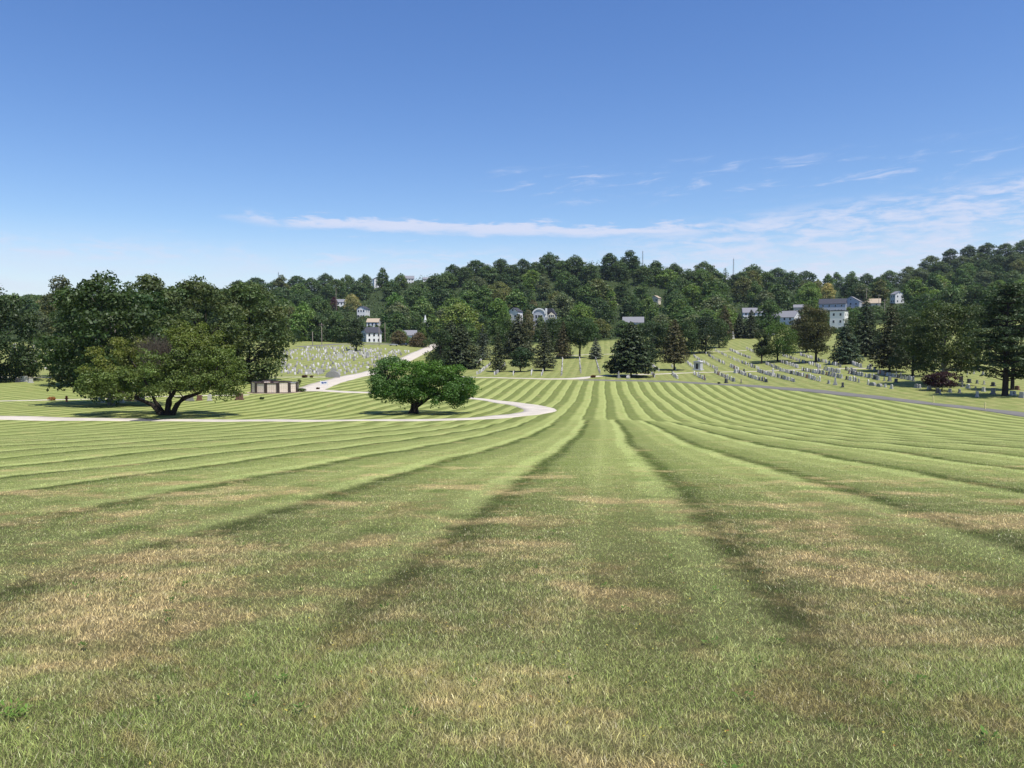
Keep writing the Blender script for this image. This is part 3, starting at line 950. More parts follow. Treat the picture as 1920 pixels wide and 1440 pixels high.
# -- the old spreading crab apple beside the path, with its bare patch
def crab_apple():
    p, k = at(314, 778)
    s = k * 340 / 1920.0            # metres per pixel of the enlarged view it was measured in
    f = lambda zx, zy: ((zx - 985) * s, (1115 - zy) * s)
    poly = [(f(*q)[0] * 0.93, f(*q)[1]) for q in [(55, 800), (90, 640), (190, 470), (380, 330), (600, 215), (820, 130), (1000, 95), (1250, 110), (1480, 170), (1640, 330), (1760, 470), (1830, 640), (1860, 800), (1800, 905), (1600, 900), (1400, 850), (1200, 880), (1000, 850), (860, 930), (760, 880), (560, 880), (400, 880), (230, 935), (110, 900)]]
    bare = lambda x, z: (f(600, 0)[0] < x < f(1170, 0)[0]) and z > f(0, 600)[1]

    def tf(x, z, rng):
        t = [1, 1, 1]
        if x < f(650, 0)[0] and z > f(0, 640)[1]: t = [1.22, 1.0, 0.85]
        elif z > f(0, 430)[1]: t = [1.15, 1.05, 0.85]
        return t
    V, T, C, R, rng = shaped(31, poly, 52000, 0.26, 1.12, 190, 0.85, bare, tf, 0.7, 0.75)
    mb = MB()
    w = lambda zx, zy, y=0.0: (f(zx, zy)[0], y, f(zx, zy)[1])
    stems = [([(930, 1122), (890, 1060), (840, 1000), (700, 940), (540, 870), (400, 820), (250, 740)], -0.3, -1.0, 0.36),
             ([(950, 1122), (880, 1020), (835, 970), (800, 900), (740, 800), (640, 640), (520, 500)], 0.2, 1.5, 0.30),
             ([(985, 1122), (990, 1040), (995, 960), (1050, 880), (1090, 790), (1150, 600), (1240, 380)], 0.0, 0.5, 0.42),
             ([(960, 1122), (1000, 1000), (985, 900), (940, 760), (880, 560), (840, 380)], 0.3, 2.5, 0.24),
             ([(1040, 1122), (1090, 1030), (1130, 980), (1180, 925), (1330, 880), (1480, 800), (1650, 720)], -0.2, -1.2, 0.33),
             ([(1010, 1122), (1060, 1000), (1160, 940), (1290, 890), (1420, 700), (1500, 500)], 0.4, 2.6, 0.25)]
    tips = []
    for pts, y0, y1, r in stems:
        m = len(pts)
        P = [w(a, b, y0 + (y1 - y0) * (i / (m - 1)) ** 1.3) for i, (a, b) in enumerate(pts)]
        mb.tube(P, [r * (1.2 if i == 0 else 1) * (1 - 0.82 * i / (m - 1)) for i in range(m)], 9)
        tips += P[3:]
    for c in [C[i] for i in rng.permutation(len(C))[:70]]:
        t = min(tips, key=lambda q: (q[0]-c[0])**2 + (q[1]-c[1])**2 + (q[2]-c[2])**2)
        mb.tube(bent(t, c, rng, 4, 0.05, 0.0), [0.075, 0.06, 0.045, 0.03, 0.015], 5, cap=False)
    tw = MB()
    for i in range(420):               # the dead top: a fan of bare twigs
        b = w(rng.uniform(760, 1080), rng.uniform(420, 640), rng.uniform(-1.6, 1.6))
        a = rng.normal(0, 0.55)
        L = rng.uniform(0.9, 2.6)
        e = (b[0] + math.sin(a) * L, b[1] + rng.normal(0, 0.4), b[2] + math.cos(a) * L)
        e = (e[0], e[1], min(e[2], f(0, 100)[1]))
        P = bent(b, e, rng, 4, 0.06)
        tw.tube(P, [0.035, 0.028, 0.022, 0.016, 0.008], 4, cap=False)
        for j in (1, 2, 3):
            q = P[j]
            e2 = (q.x + rng.normal(0, 0.5), q.y + rng.normal(0, 0.4), q.z + rng.uniform(0.2, 0.8))
            tw.tube(bent(q, e2, rng, 2, 0.06), [0.016, 0.012, 0.006], 3, cap=False)
    root = plant_tree("crab_apple_tree", "tree", "old spreading many-stemmed crab apple with bare grey twigs in its crown, beside the path", p, V, T, mb, (0.100, 0.148, 0.044))
    link("bare_twigs", tw.mesh("bare_twigs", TWIG), root)
    TREES.append((314, 600, 300, p.y, 778))


# -- the smaller bushy tree inside the bend of the path
def bend_tree():
    p, k = at(775, 775)
    s = k * 380 / 1920.0
    f = lambda zx, zy: ((zx - 478) * s, (682 - zy) * s)
    poly = [f(*q) for q in [(55, 370), (60, 290), (140, 200), (200, 130), (300, 150), (420, 200), (560, 185), (680, 178), (790, 220), (930, 250), (1030, 330), (1095, 450), (1080, 530), (980, 585), (880, 605), (760, 560), (640, 560), (520, 560), (400, 590), (330, 545), (240, 560), (160, 520), (75, 520)]]

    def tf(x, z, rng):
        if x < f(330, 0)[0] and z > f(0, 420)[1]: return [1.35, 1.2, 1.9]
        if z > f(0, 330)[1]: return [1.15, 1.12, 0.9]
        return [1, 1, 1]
    V, T, C, R, rng = shaped(77, poly, 46000, 0.27, 1.05, 150, 0.85, None, tf, 0.8, 0.5)
    mb = MB()
    w = lambda zx, zy, y=0.0: (f(zx, zy)[0], y, f(zx, zy)[1])
    stems = [([(478, 692), (485, 640), (505, 580), (590, 560), (680, 500), (800, 430)], 0, -0.6, 0.50),
             ([(455, 692), (470, 630), (468, 570), (430, 510), (330, 430), (220, 380)], 0, 0.5, 0.34),
             ([(490, 692), (495, 620), (520, 540), (540, 470), (560, 360)], 0.1, 1.2, 0.36),
             ([(510, 692), (515, 620), (600, 560), (640, 520), (760, 520), (920, 510)], -0.1, -1.5, 0.26)]
    tips = []
    for pts, y0, y1, r in stems:
        m = len(pts)
        P = [w(a, b, y0 + (y1 - y0) * (i / (m - 1))) for i, (a, b) in enumerate(pts)]
        mb.tube(P, [r * (1.35 if i == 0 else 1) * (1 - 0.82 * i / (m - 1)) for i in range(m)], 9)
        tips += P[2:]
    for c in [C[i] for i in rng.permutation(len(C))[:50]]:
        t = min(tips, key=lambda q: (q[0]-c[0])**2 + (q[1]-c[1])**2 + (q[2]-c[2])**2)
        mb.tube(bent(t, c, rng, 4, 0.05), [0.08, 0.065, 0.05, 0.03, 0.015], 5, cap=False)
    plant_tree("crab_apple_tree", "tree", "low bushy bright green tree with a short dark trunk, inside the bend of the path", p, V, T, mb, (0.062, 0.140, 0.030))
    TREES.append((794, 675, 200, p.y, 775))


crab_apple()
bend_tree()

DKG = (0.042, 0.076, 0.031); MDG = (0.062, 0.106, 0.036); LTG = (0.080, 0.125, 0.034); OLV = (0.080, 0.092, 0.034); SPR = (0.046, 0.064, 0.037)
BLU = (0.062, 0.084, 0.070); BRN = (0.072, 0.066, 0.036); BRT = (0.075, 0.140, 0.030)
CT = "trees standing among the graves"
LT = "tall trees on the lawn edge behind the crab apple"
NAMED = [
    # the tall mass behind the crab apple
    ('decid', 'oak_tree', 'tall dark oak with a thick grey trunk rising behind the crab apple', 208, 760, 514, 250, (0.050, 0.086, 0.034), 1, dict(base=0.10, nl=78, lr=0.095, n=24000, leaf=0.55, bark=BARK_PALE, group=LT)),
    ('decid', 'oak_tree', 'loose-topped tall tree just past the thick-trunked oak, letting sky through', 285, 734, 512, 125, (0.078, 0.112, 0.046), 2, dict(base=0.08, nl=36, lr=0.13, n=13000, leaf=0.55, group=LT)),
    ('decid', 'maple_tree', 'broad green tree whose crown rises behind the crab apple towards the columbarium', 375, 728, 524, 200, (0.074, 0.108, 0.044), 3, dict(base=0.04, nl=74, lr=0.095, n=21000, leaf=0.6, group=LT)),
    ('decid', 'maple_tree', 'great rounded tree with low skirts overhanging the lawn behind the columbarium', 468, 716, 530, 180, (0.074, 0.108, 0.042), 4, dict(base=0.02, nl=84, lr=0.098, n=24000, leaf=0.62, group=LT)),
    ('decid', 'maple_tree', 'pale-topped thin tree peeping out behind the thick-trunked oak', 118, 708, 520, 90, (0.088, 0.105, 0.058), 5, dict(base=0.04, nl=26, lr=0.14, n=6500, leaf=0.6, group=LT)),
    ('decid', 'oak_tree', 'dark tree cut off by the edge of the view, over the far graves', -16, 716, 530, 170, (0.046, 0.078, 0.034), 6, dict(base=0.04, nl=60, lr=0.125, n=20000, leaf=0.6, group=LT)),
    ('decid', 'oak_tree', 'dark low-skirted tree standing behind the crab apple at the thick oak', 168, 722, 555, 150, (0.046, 0.078, 0.034), 8, dict(base=0.03, nl=60, lr=0.12, n=18000, leaf=0.6, group=LT)),
    ('decid', 'maple_tree', 'small dark round tree by the pale path below the far graves', 52, 712, 652, 62, MDG, 7, dict(base=0.08, nl=22, lr=0.17)),
    # evergreens and others across the valley
    ('decid', 'yew_tree', 'broad dark green evergreen spreading beside the road that climbs the valley', 826, 690, 616, 66, DKG, 11, dict(base=0.03, nl=28, lr=0.15, group=CT)),
    ('spruce', 'spruce_tree', 'wide dark spruce with drooping boughs next to the climbing road', 866, 690, 606, 68, SPR, 12, dict(base=0.05, group=CT)),
    ('spruce', 'spruce_tree', 'blue-grey spruce between the wide dark spruce and the narrow spruce', 905, 674, 608, 34, BLU, 13, dict(group=CT, whorls=22)),
    ('spruce', 'spruce_tree', 'narrow spruce with ragged boughs at the end of a grave row by the cream path', 934, 697, 622, 28, (0.052, 0.068, 0.036), 14, dict(group=CT, per=8)),
    ('spruce', 'spruce_tree', 'dense dark spruce hiding the foot of the round-gabled white house', 972, 672, 588, 60, (0.046, 0.058, 0.032), 15, dict(group=CT)),
    ('decid', 'yew_tree', 'small rounded yew with layered boughs and a bare stem above the cream path', 976, 697, 650, 52, (0.034, 0.066, 0.030), 16, dict(base=0.2, nl=30, lr=0.13, squash=0.5, group=CT)),
    ('spruce', 'spruce_tree', 'tall grey-green spruce right beside the small rounded yew', 1021, 695, 603, 42, (0.056, 0.070, 0.044), 17, dict(group=CT, base=0.09)),
    ('spruce', 'spruce_tree', 'thin brownish spruce between the tall grey-green spruce and the vase-shaped elm', 1056, 672, 602, 32, BRN, 18, dict(group=CT)),
    ('decid', 'elm_tree', 'vase-shaped green elm with forked trunk at the head of a grave row', 1087, 671, 597, 66, (0.048, 0.088, 0.030), 19, dict(base=0.30, nl=26, lr=0.15, outline=([0, 0.3, 0.7, 0.9, 1], [0.35, 0.8, 1.0, 0.8, 0.4]), group=CT)),
    ('spruce', 'spruce_tree', 'small pale blue spruce just past the vase-shaped elm', 1117, 673, 633, 24, (0.11, 0.135, 0.115), 20, dict(group=CT, whorls=18)),
    ('spruce', 'spruce_tree', 'largest dark spruce, full to the ground beside the start of the grey road', 1183, 706, 603, 80, (0.032, 0.052, 0.026), 21, dict(group=CT, base=0.12, per=11, whorls=30, droop=0.22, power=0.6)),
    ('decid', 'yew_tree', 'dark bushy evergreen close behind the largest dark spruce', 1224, 678, 598, 60, (0.034, 0.060, 0.028), 22, dict(base=0.05, nl=28, lr=0.15, group=CT)),
    ('spruce', 'hemlock_tree', 'rusty-tinged hemlock standing before the stone mausoleum', 1264, 694, 598, 46, (0.072, 0.070, 0.038), 23, dict(group=CT, base=0.16, power=0.55, droop=0.15)),
    ('decid', 'yew_tree', 'broad black-green evergreen uphill of the mausoleum', 1322, 662, 588, 66, (0.028, 0.050, 0.026), 24, dict(base=0.05, nl=30, lr=0.15, group=CT)),
    ('spruce', 'larch_tree', 'thin tawny larch on the grass bank below the slate-roofed house', 1358, 637, 572, 34, (0.085, 0.082, 0.050), 25, dict(group=CT, base=0.12)),
    ('spruce', 'spruce_tree', 'slender dark spruce in a close pair on the grass bank, beside the tawny larch', 1386, 634, 588, 24, SPR, 26, dict(group=CT)),
    ('spruce', 'spruce_tree', 'slender dark spruce in a close pair on the grass bank, towards the white houses', 1408, 634, 580, 27, SPR, 27, dict(group=CT)),
    ('decid', 'maple_tree', 'bright green young maple amid the grave rows', 1458, 678, 604, 78, (0.070, 0.130, 0.030), 28, dict(base=0.16, nl=30, lr=0.14, group=CT)),
    ('decid', 'maple_tree', 'small darker tree with a pale stem in front of the bright green maple', 1428, 682, 618, 34, (0.052, 0.078, 0.034), 29, dict(base=0.25, nl=18, lr=0.17, group=CT)),
    ('decid', 'maple_tree', 'olive-brown maple with a forked trunk above the grave rows', 1530, 679, 576, 72, (0.074, 0.080, 0.034), 30, dict(base=0.2, nl=32, lr=0.14, group=CT)),
    ('decid', 'maple_tree', 'tall bronze-topped maple behind the olive-brown maple', 1512, 660, 573, 60, (0.078, 0.078, 0.036), 31, dict(base=0.1, nl=28, lr=0.15, group=CT)),
    ('spruce', 'spruce_tree', 'blue-green spruce with broad tiers below the three-storey white house', 1586, 682, 604, 50, (0.042, 0.070, 0.046), 32, dict(group=CT, power=0.6)),
    ('spruce', 'spruce_tree', 'tall pointed spruce in front of the tan roof beside the white houses', 1622, 668, 560, 52, (0.038, 0.056, 0.034), 33, dict(group=CT)),
    ('decid', 'maple_tree', 'small round dark tree between two tall spruces above the grave rows', 1632, 660, 604, 44, DKG, 34, dict(base=0.08, nl=22, lr=0.16, group=CT)),
    ('spruce', 'spruce_tree', 'brown-green spruce with stiff tiers beside the wide old maple', 1668, 697, 568, 62, (0.046, 0.052, 0.030), 35, dict(group=CT, base=0.1, power=0.6)),
    ('decid', 'maple_tree', 'dark low-branched tree leaning against the wide old maple', 1712, 706, 590, 92, (0.038, 0.060, 0.028), 36, dict(base=0.05, nl=36, lr=0.14, group=CT)),
    ('decid', 'maple_tree', 'wide old maple with an exposed trunk standing over the purple-leaved tree', 1768, 722, 562, 142, (0.058, 0.086, 0.032), 37, dict(base=0.16, nl=52, lr=0.11, n=17000, leaf=0.5, bark=BARK_PALE, group=CT)),
    ('decid', 'plum_tree', 'low spreading purple-leaved plum over shaded stones near the grey road', 1766, 733, 697, 68, (0.030, 0.010, 0.015), 38, dict(base=0.28, nl=30, lr=0.12, squash=0.55, n=6000, leaf=0.3, group=CT)),
    ('pine', 'pine_tree', 'great dark pine with flat tiers and a bare lower trunk near the yellow posts', 1884, 742, 530, 128, (0.044, 0.072, 0.036), 39, dict(group=CT, n=20000, leaf=0.40)),
    ('decid', 'oak_tree', 'dark tree whose trunk stands just behind the great pine', 1898, 731, 590, 70, DKG, 40, dict(base=0.3, nl=24, lr=0.15, group=CT)),
    ('decid', 'hawthorn_tree', 'small lone dark tree shading white stones in the far graveyard', 668, 658, 598, 38, (0.040, 0.064, 0.034), 41, dict(base=0.14, nl=24, lr=0.15, group=CT)),
    ('decid', 'maple_tree', 'leafy dark tree filling the gap behind the dark low-branched tree', 1694, 672, 578, 92, (0.050, 0.084, 0.036), 51, dict(base=0.03, nl=34, lr=0.14, group=CT)),
    ('decid', 'maple_tree', 'leafy tree seen between the wide old maple and the great pine', 1832, 694, 566, 84, (0.064, 0.100, 0.040), 52, dict(base=0.22, nl=34, lr=0.14, group=CT)),
    ('decid', 'maple_tree', 'round mid-green tree behind the blue-green spruce', 1598, 656, 592, 56, (0.056, 0.094, 0.036), 53, dict(base=0.05, nl=28, lr=0.15, group=CT)),
    ('spruce', 'spruce_tree', 'dark spruce overlapping the broad evergreen by the climbing road', 846, 676, 600, 60, SPR, 54, dict(group=CT)),
    ('decid', 'maple_tree', 'mid-green tree behind the rusty hemlock', 1290, 664, 600, 56, (0.054, 0.092, 0.036), 55, dict(base=0.06, nl=28, lr=0.15, group=CT)),
    ('decid', 'maple_tree', 'broad green tree behind the narrow spruce and the small yew', 948, 664, 596, 58, (0.058, 0.100, 0.036), 61, dict(base=0.03, nl=30, lr=0.15, group=CT)),
    ('decid', 'maple_tree', 'broad dark tree between the grey-green spruce and the elm, set further back', 1036, 660, 594, 52, (0.048, 0.082, 0.034), 62, dict(base=0.03, nl=30, lr=0.15, group=CT)),
    ('decid', 'maple_tree', 'spreading green tree behind the hemlock and the mausoleum', 1244, 662, 604, 54, (0.060, 0.102, 0.036), 63, dict(base=0.05, nl=28, lr=0.15, group=CT)),
    ('decid', 'maple_tree', 'full green tree beside the black-green evergreen on the bank edge', 1348, 652, 596, 44, (0.056, 0.094, 0.036), 64, dict(base=0.05, nl=26, lr=0.15, group=CT)),
]
for kind, nm, lab, px, by, ty, w, colr, seed, kw in NAMED:
    std_tree(kind, nm, lab, px, by, ty, w, colr, seed, **kw)


# ------------------------------------------------------------------ paths and roads
CONCRETE = simple_mat("pale_concrete", (0.53, 0.475, 0.395), 0.9, 0.34, 0.45, 0.2)
ASPHALT = simple_mat("grey_asphalt", (0.165, 0.156, 0.140), 0.9, 0.25, 0.8, 0.25)
PATCH = simple_mat("fresh_asphalt", (0.085, 0.086, 0.090), 0.9, 0.2, 2.0, 0.25)
PAVING = simple_mat("buff_paving", (0.46, 0.37, 0.27), 0.9, 0.15, 2.0, 0.2)


def smooth_path(P, n):
    P = [Vector((p[0], p[1])) for p in P]
    out = []
    m = len(P) - 1
    for i in range(m):
        a, b, c, d = P[max(i-1, 0)], P[i], P[i+1], P[min(i+2, m)]
        for j in range(n):
            t = j / n
            out.append(0.5 * ((2*b) + (c - a) * t + (2*a - 5*b + 4*c - d) * t*t + (3*b - a - 3*c + d) * t**3))
    out.append(P[-1])
    return out


def strip(name, pix, width, mat, label, lift=0.03, n=14, plan=None):
    pts = plan or [gpt(*q[:2]) for q in pix]
    wd = [q[2] if len(q) > 2 else width for q in pix] if pix else [width] * len(pts)
    c = smooth_path(pts, n)
    V = []; Fc = []
    rows = 5
    rng = random.Random(len(name))
    for i, p in enumerate(c):
        t = (c[min(i+1, len(c)-1)] - c[max(i-1, 0)]).normalized()
        nn = Vector((-t.y, t.x))
        f = i / n; k = min(int(f), len(wd) - 2); w = wd[k] + (wd[k+1] - wd[k]) * (f - k)
        for r in range(rows):
            q = p + nn * (w * (r / (rows - 1) - 0.5) + (rng.uniform(-.06, .06) if r in (0, rows-1) else 0))
            V.append((q.x, q.y))
    V = np.array(V)
    Z = terrain(V[:, 0], V[:, 1]) + lift
    top = np.column_stack([V, Z]); bot = np.column_stack([V, Z - lift - 0.10])
    nv = len(V)
    q = []
    for i in range(len(c) - 1):
        for r in range(rows - 1):
            a = i * rows + r
            q.append((a, a + rows, a + rows + 1, a + 1)[::-1])
        a, b = i * rows, (i + 1) * rows
        q.append((a, b, b + nv, a + nv)); a += rows - 1; b += rows - 1
        q.append((a, a + nv, b + nv, b))
    me = mesh_np(name, np.vstack([top, bot]), quads=np.array(q), mats=[mat])
    o = link(name, me)
    tag(o, label, kind="structure")
    return o


strip("path", [(-140, 782), (0, 783.5), (150, 786), (300, 788), (450, 789), (600, 789), (740, 788), (860, 786), (930, 782.5, 4.6), (985, 777, 4.6), (1012, 771, 5.2), (1000, 764, 5), (960, 756.5, 4.4), (905, 749, 3.8), (840, 743.5, 3.6), (760, 739), (690, 736), (630, 734), (585, 731)],
      4.2, CONCRETE, "pale concrete path along the lawn that bends back round the bushy tree")
strip("path_road", [(575, 734), (590, 727), (612, 718.5), (650, 708.5), (690, 700), (728, 688), (762, 673), (790, 660), (815, 648), (835, 640)], 6.0, CONCRETE, "pale road climbing from the signboard to the far graveyard", 0.045)
strip("path_upper", [(440, 708), (500, 707.5), (560, 707), (620, 706.5), (668, 704)], 1.8, CONCRETE, "thin pale path below the far graves")
strip("path_left", [(-120, 754), (0, 752), (90, 750), (185, 748), (300, 743.5), (400, 741.5), (468, 740.5)], 1.5, CONCRETE, "thin pale path leading to the columbarium")
strip("path_graves", [(-100, 707), (20, 707.5), (80, 708), (170, 706)], 2.2, CONCRETE, "pale path under the dark trees below the far graves")
strip("path_middle", [(845, 705.5), (890, 707.5), (960, 709), (1040, 710.5, 3.8), (1085, 709.5, 4.4), (1115, 706), (1180, 703), (1280, 699.5, 1.8), (1380, 697, 1.6), (1480, 694, 1.6), (1560, 692, 1.5), (1632, 690.5, 1.4)], 2.6, CONCRETE, "cream path running between the grave blocks")
strip("asphalt_road", [(1085, 712.3, 2.5), (1130, 713), (1210, 714.5), (1300, 718), (1400, 723), (1500, 731), (1600, 741), (1700, 751.5), (1800, 763), (1920, 778), (2040, 795)], 4.2, ASPHALT, "grey asphalt road bordering the striped lawn", 0.04)
strip("path_top", [(1040, 668), (1100, 665), (1180, 663), (1280, 661), (1360, 658.5), (1400, 657)], 1.6, CONCRETE, "thin path at the top of the grave rows")
strip("path_bank", [(1300, 632), (1345, 629.5), (1400, 628), (1440, 627)], 3.0, ASPHALT, "lane along the grass bank under the houses")
strip("street", [(560, 650), (610, 647), (640, 645), (700, 645), (760, 645), (800, 646)], 5.0, ASPHALT, "street passing the foot of the wooded hill")
a, b = gpt(257, 787.4), gpt(297, 788)
strip("path_patch", None, 4.3, PATCH, "dark asphalt patch across the pale path", 0.05, plan=[a, a.lerp(b, .5), b])

# ------------------------------------------------------------------ headstones
STONE = simple_mat("gravestone", (0.4, 0.4, 0.4), 0.75, 0.22, 5.0, 0.3, objcol=True)


def stone_mesh(kind):
    mb = MB()
    if kind == 'round':
        w, h, t = 0.30, 0.92, 0.09
        out = [(-w, 0.16), (w, 0.16), (w, h * 0.78)] + [(w * math.cos(a), h * 0.78 + w * 0.62 * math.sin(a)) for a in [math.pi * i / 8 for i in range(1, 8)]] + [(-w, h * 0.78)]
        mb.prism(out, -t, t); mb.box(-w - .09, w + .09, -t - .08, t + .08, -0.15, 0.16)
    elif kind == 'wide':
        w, h, t = 0.48, 0.86, 0.12
        out = [(-w, 0.2), (w, 0.2), (w * 0.98, h * 0.86), (w * .6, h * .95), (0, h), (-w * .6, h * .95), (-w * 0.98, h * 0.86)]
        mb.prism(out, -t, t); mb.box(-w - .12, w + .12, -t - .1, t + .1, -0.15, 0.2)
    elif kind == 'slab':
        w, h, t = 0.36, 0.80, 0.10
        mb.prism([(-w, 0.18), (w, 0.18), (w, h), (-w, h)], -t, t); mb.box(-w - .1, w + .1, -t - .1, t + .1, -0.15, 0.18)
    elif kind == 'gothic':
        w, h, t = 0.27, 1.05, 0.09
        mb.prism([(-w, 0.16), (w, 0.16), (w, h * .7), (w * .6, h * .88), (0, h), (-w * .6, h * .88), (-w, h * .7)], -t, t); mb.box(-w - .08, w + .08, -t - .08, t + .08, -0.15, 0.16)
    elif kind == 'cross':
        mb.box(-.30, .30, -.2, .2, -0.15, .22); mb.box(-.09, .09, -.08, .08, .22, 1.25); mb.box(-.30, -.09, -.078, .078, .84, 1.02); mb.box(.09, .30, -.078, .078, .84, 1.02)
    elif kind == 'obelisk':
        mb.box(-.42, .42, -.42, .42, -0.15, .3); mb.box(-.3, .3, -.3, .3, .3, .62)
        a, b = .2, .13
        k = len(mb.V)
        mb.V += [(-a, -a, .62), (a, -a, .62), (a, a, .62), (-a, a, .62), (-b, -b, 1.65), (b, -b, 1.65), (b, b, 1.65), (-b, b, 1.65), (0, 0, 1.85)]
        for f in ((0, 1, 5, 4), (1, 2, 6, 5), (2, 3, 7, 6), (3, 0, 4, 7), (4, 5, 8), (5, 6, 8), (6, 7, 8), (7, 4, 8)):
            mb.Fc.append([k + i for i in f]); mb.M.append(0)
    elif kind == 'low':
        mb.prism([(-.8, -0.15), (.8, -0.15), (.8, .25), (.62, .55), (.3, .72), (-.3, .72), (-.62, .55), (-.8, .25)], -.3, .3)
    elif kind == 'block':
        mb.box(-.62, .62, -.3, .3, -0.15, .2); mb.prism([(-.5, .2), (.5, .2), (.5, .95), (.46, 1.0), (-.46, 1.0), (-.5, .95)], -.2, .2)
    return mb.mesh("headstone", STONE)


SM = {k: stone_mesh(k) for k in ('round', 'wide', 'slab', 'gothic', 'cross', 'obelisk', 'low', 'block')}
SHAPE = dict(round='round-topped headstone', wide='broad headstone', slab='square-topped headstone', gothic='pointed headstone', cross='stone cross', obelisk='small obelisk', low='low sloping monument', block='thick blocky headstone')
TONE = {'white': (0.55, 0.53, 0.48), 'pale grey': (0.39, 0.38, 0.355), 'grey': (0.25, 0.25, 0.24), 'dark': (0.075, 0.075, 0.08), 'reddish': (0.20, 0.11, 0.085)}
srng = random.Random(8)
NST = [0]


STONES = []


def one_stone(p, kind, tone, rz, label, group, s=1.0):
    STONES.append((tuple(p), kind, tone, rz, label, group, s))


def make_stone(p, kind, tone, rz, label, group, s=1.0):
    k = 0.9 + 0.2 * srng.random()
    o = link("headstone", SM[kind], None, p, rz, tuple(c * k for c in TONE[tone]))
    o.scale = (s, s, s)
    tag(o, label, "headstone", group)
    return o


def pick():
    tone = srng.choices(['white', 'pale grey', 'grey', 'dark', 'reddish'], [3, 6, 5, 1.4, .7])[0]
    kind = srng.choices(['round', 'wide', 'slab', 'gothic', 'cross', 'obelisk'], [5, 5, 5, 2, .5, .3])[0]
    return kind, tone


def row(a, b, n, where, group, scale=1.25, first=None, gaps=0.06):
    """a run of stones from pixel a (uphill end) to pixel b; they stand shoulder to shoulder"""
    A, B = gpt(*a), gpt(*b)
    dx, dy = B.x - A.x, B.y - A.y
    rz = math.atan2(dy, dx)
    k = 0
    n = min(int(n * 1.5 + .5), 29)
    for i in range(n):
        if srng.random() < gaps: continue
        f = (i + 0.5 + srng.uniform(-.16, .16)) / n
        x, y = A.x + dx * f + srng.uniform(-.12, .12), A.y + dy * f
        kind, tone = pick()
        one_stone((x, y, gz(x, y)), kind, tone, rz + srng.uniform(-.06, .06), f"{tone} {SHAPE[kind]}, {ORD[k]} from uphill, {where}", group, scale * srng.uniform(.8, 1.08))
        k += 1


GA, GB, GC = "graves above the cream path", "graves between the cream path and the grey road", "graves in straight rows facing the big lawn"
R1 = [((1300, 668), (1347, 695), 14, "behind the mausoleum"), ((1323, 664), (1360, 684), 11, "short row past the mausoleum"), ((1369, 687), (1385, 695), 6, "short run reaching the cream path"),
      ((1340, 658), (1424.6, 694), 27, "longest row above the cream path"), ((1367, 656), (1408, 673), 13, "row into the bright maple's shade"), ((1432, 682), (1461, 693), 9, "row leaving the maple's shade"),
      ((1396, 653), (1415, 662), 6, "top row behind the small dark maple"), ((1461, 679), (1500, 691), 10, "row past the bright maple"), ((1465, 667), (1540, 690), 20, "row between the maples"),
      ((1500, 666), (1578, 689), 20, "row passing the olive maple's trunk"), ((1592, 682), (1616, 689.5), 6, "row below the blue-green spruce"), ((1285, 679), (1300, 690), 5, "beside the mausoleum wall")]
for a, b, n, wh in R1: row(a, b, n, wh, GA)
R2 = [((1300, 702), (1324, 714), 7, "short row below the mausoleum"), ((1339, 699), (1378, 716), 11, "row ending at dark blocks"), ((1381, 698), (1437, 716.5), 16, "row below the tall white monument"),
      ((1420, 697), (1491, 716.5), 18, "row straight below the bright maple"), ((1461.6, 695), (1538, 715.6), 18, "row below the olive maple"), ((1502, 695), (1618, 718.5), 23, "longest row below the cream path"),
      ((1544, 693), (1575, 700), 7, "row below the blue-green spruce by the path"), ((1590, 700), (1632, 709), 9, "row past the blue-green spruce"), ((1636, 710), (1652, 714), 3, "before the long shade"),
      ((1585, 694), (1606, 699), 4, "hugging the cream path"), ((1644, 700.5), (1716, 714.5), 12, "row in front of the dark low maple"), ((1626, 691), (1642, 695), 4, "where the cream path ends"),
      ((1259, 702), (1271, 711), 5, "run past the big roadside spruce"), ((1221, 701), (1229, 709), 3, "beside the big roadside spruce")]
for a, b, n, wh in R2: row(a, b, n, wh, GB)
R3 = [((1055, 672), (1053, 705), 14, "row below the thin brownish spruce"), ((1086.6, 672), (1089, 702), 13, "row below the vase-shaped elm"), ((1117, 673), (1125, 701), 12, "row below the pale blue spruce"),
      ((920, 683), (891, 704), 12, "row from the blue-grey spruce"), ((903, 676), (887, 686), 6, "row beside the wide dark spruce"), ((947, 684), (926, 704), 7, "row at the narrow spruce's foot"),
      ((1000, 692), (995, 705), 3, "under the grey-green spruce"), ((1019, 695), (1015, 706), 4, "at the grey-green spruce's foot"), ((965, 698), (961, 705), 2, "under the small rounded yew"),
      ((1221, 685), (1236, 697), 5, "row behind the big roadside spruce"), ((1259, 687), (1268, 696), 3, "at the hemlock's foot"), ((1198, 695), (1204, 701), 3, "at the big spruce's skirt"), ((1157, 697), (1160, 706), 2, "beyond the pale blue spruce")]
for a, b, n, wh in R3: row(a, b, n, wh, GC)
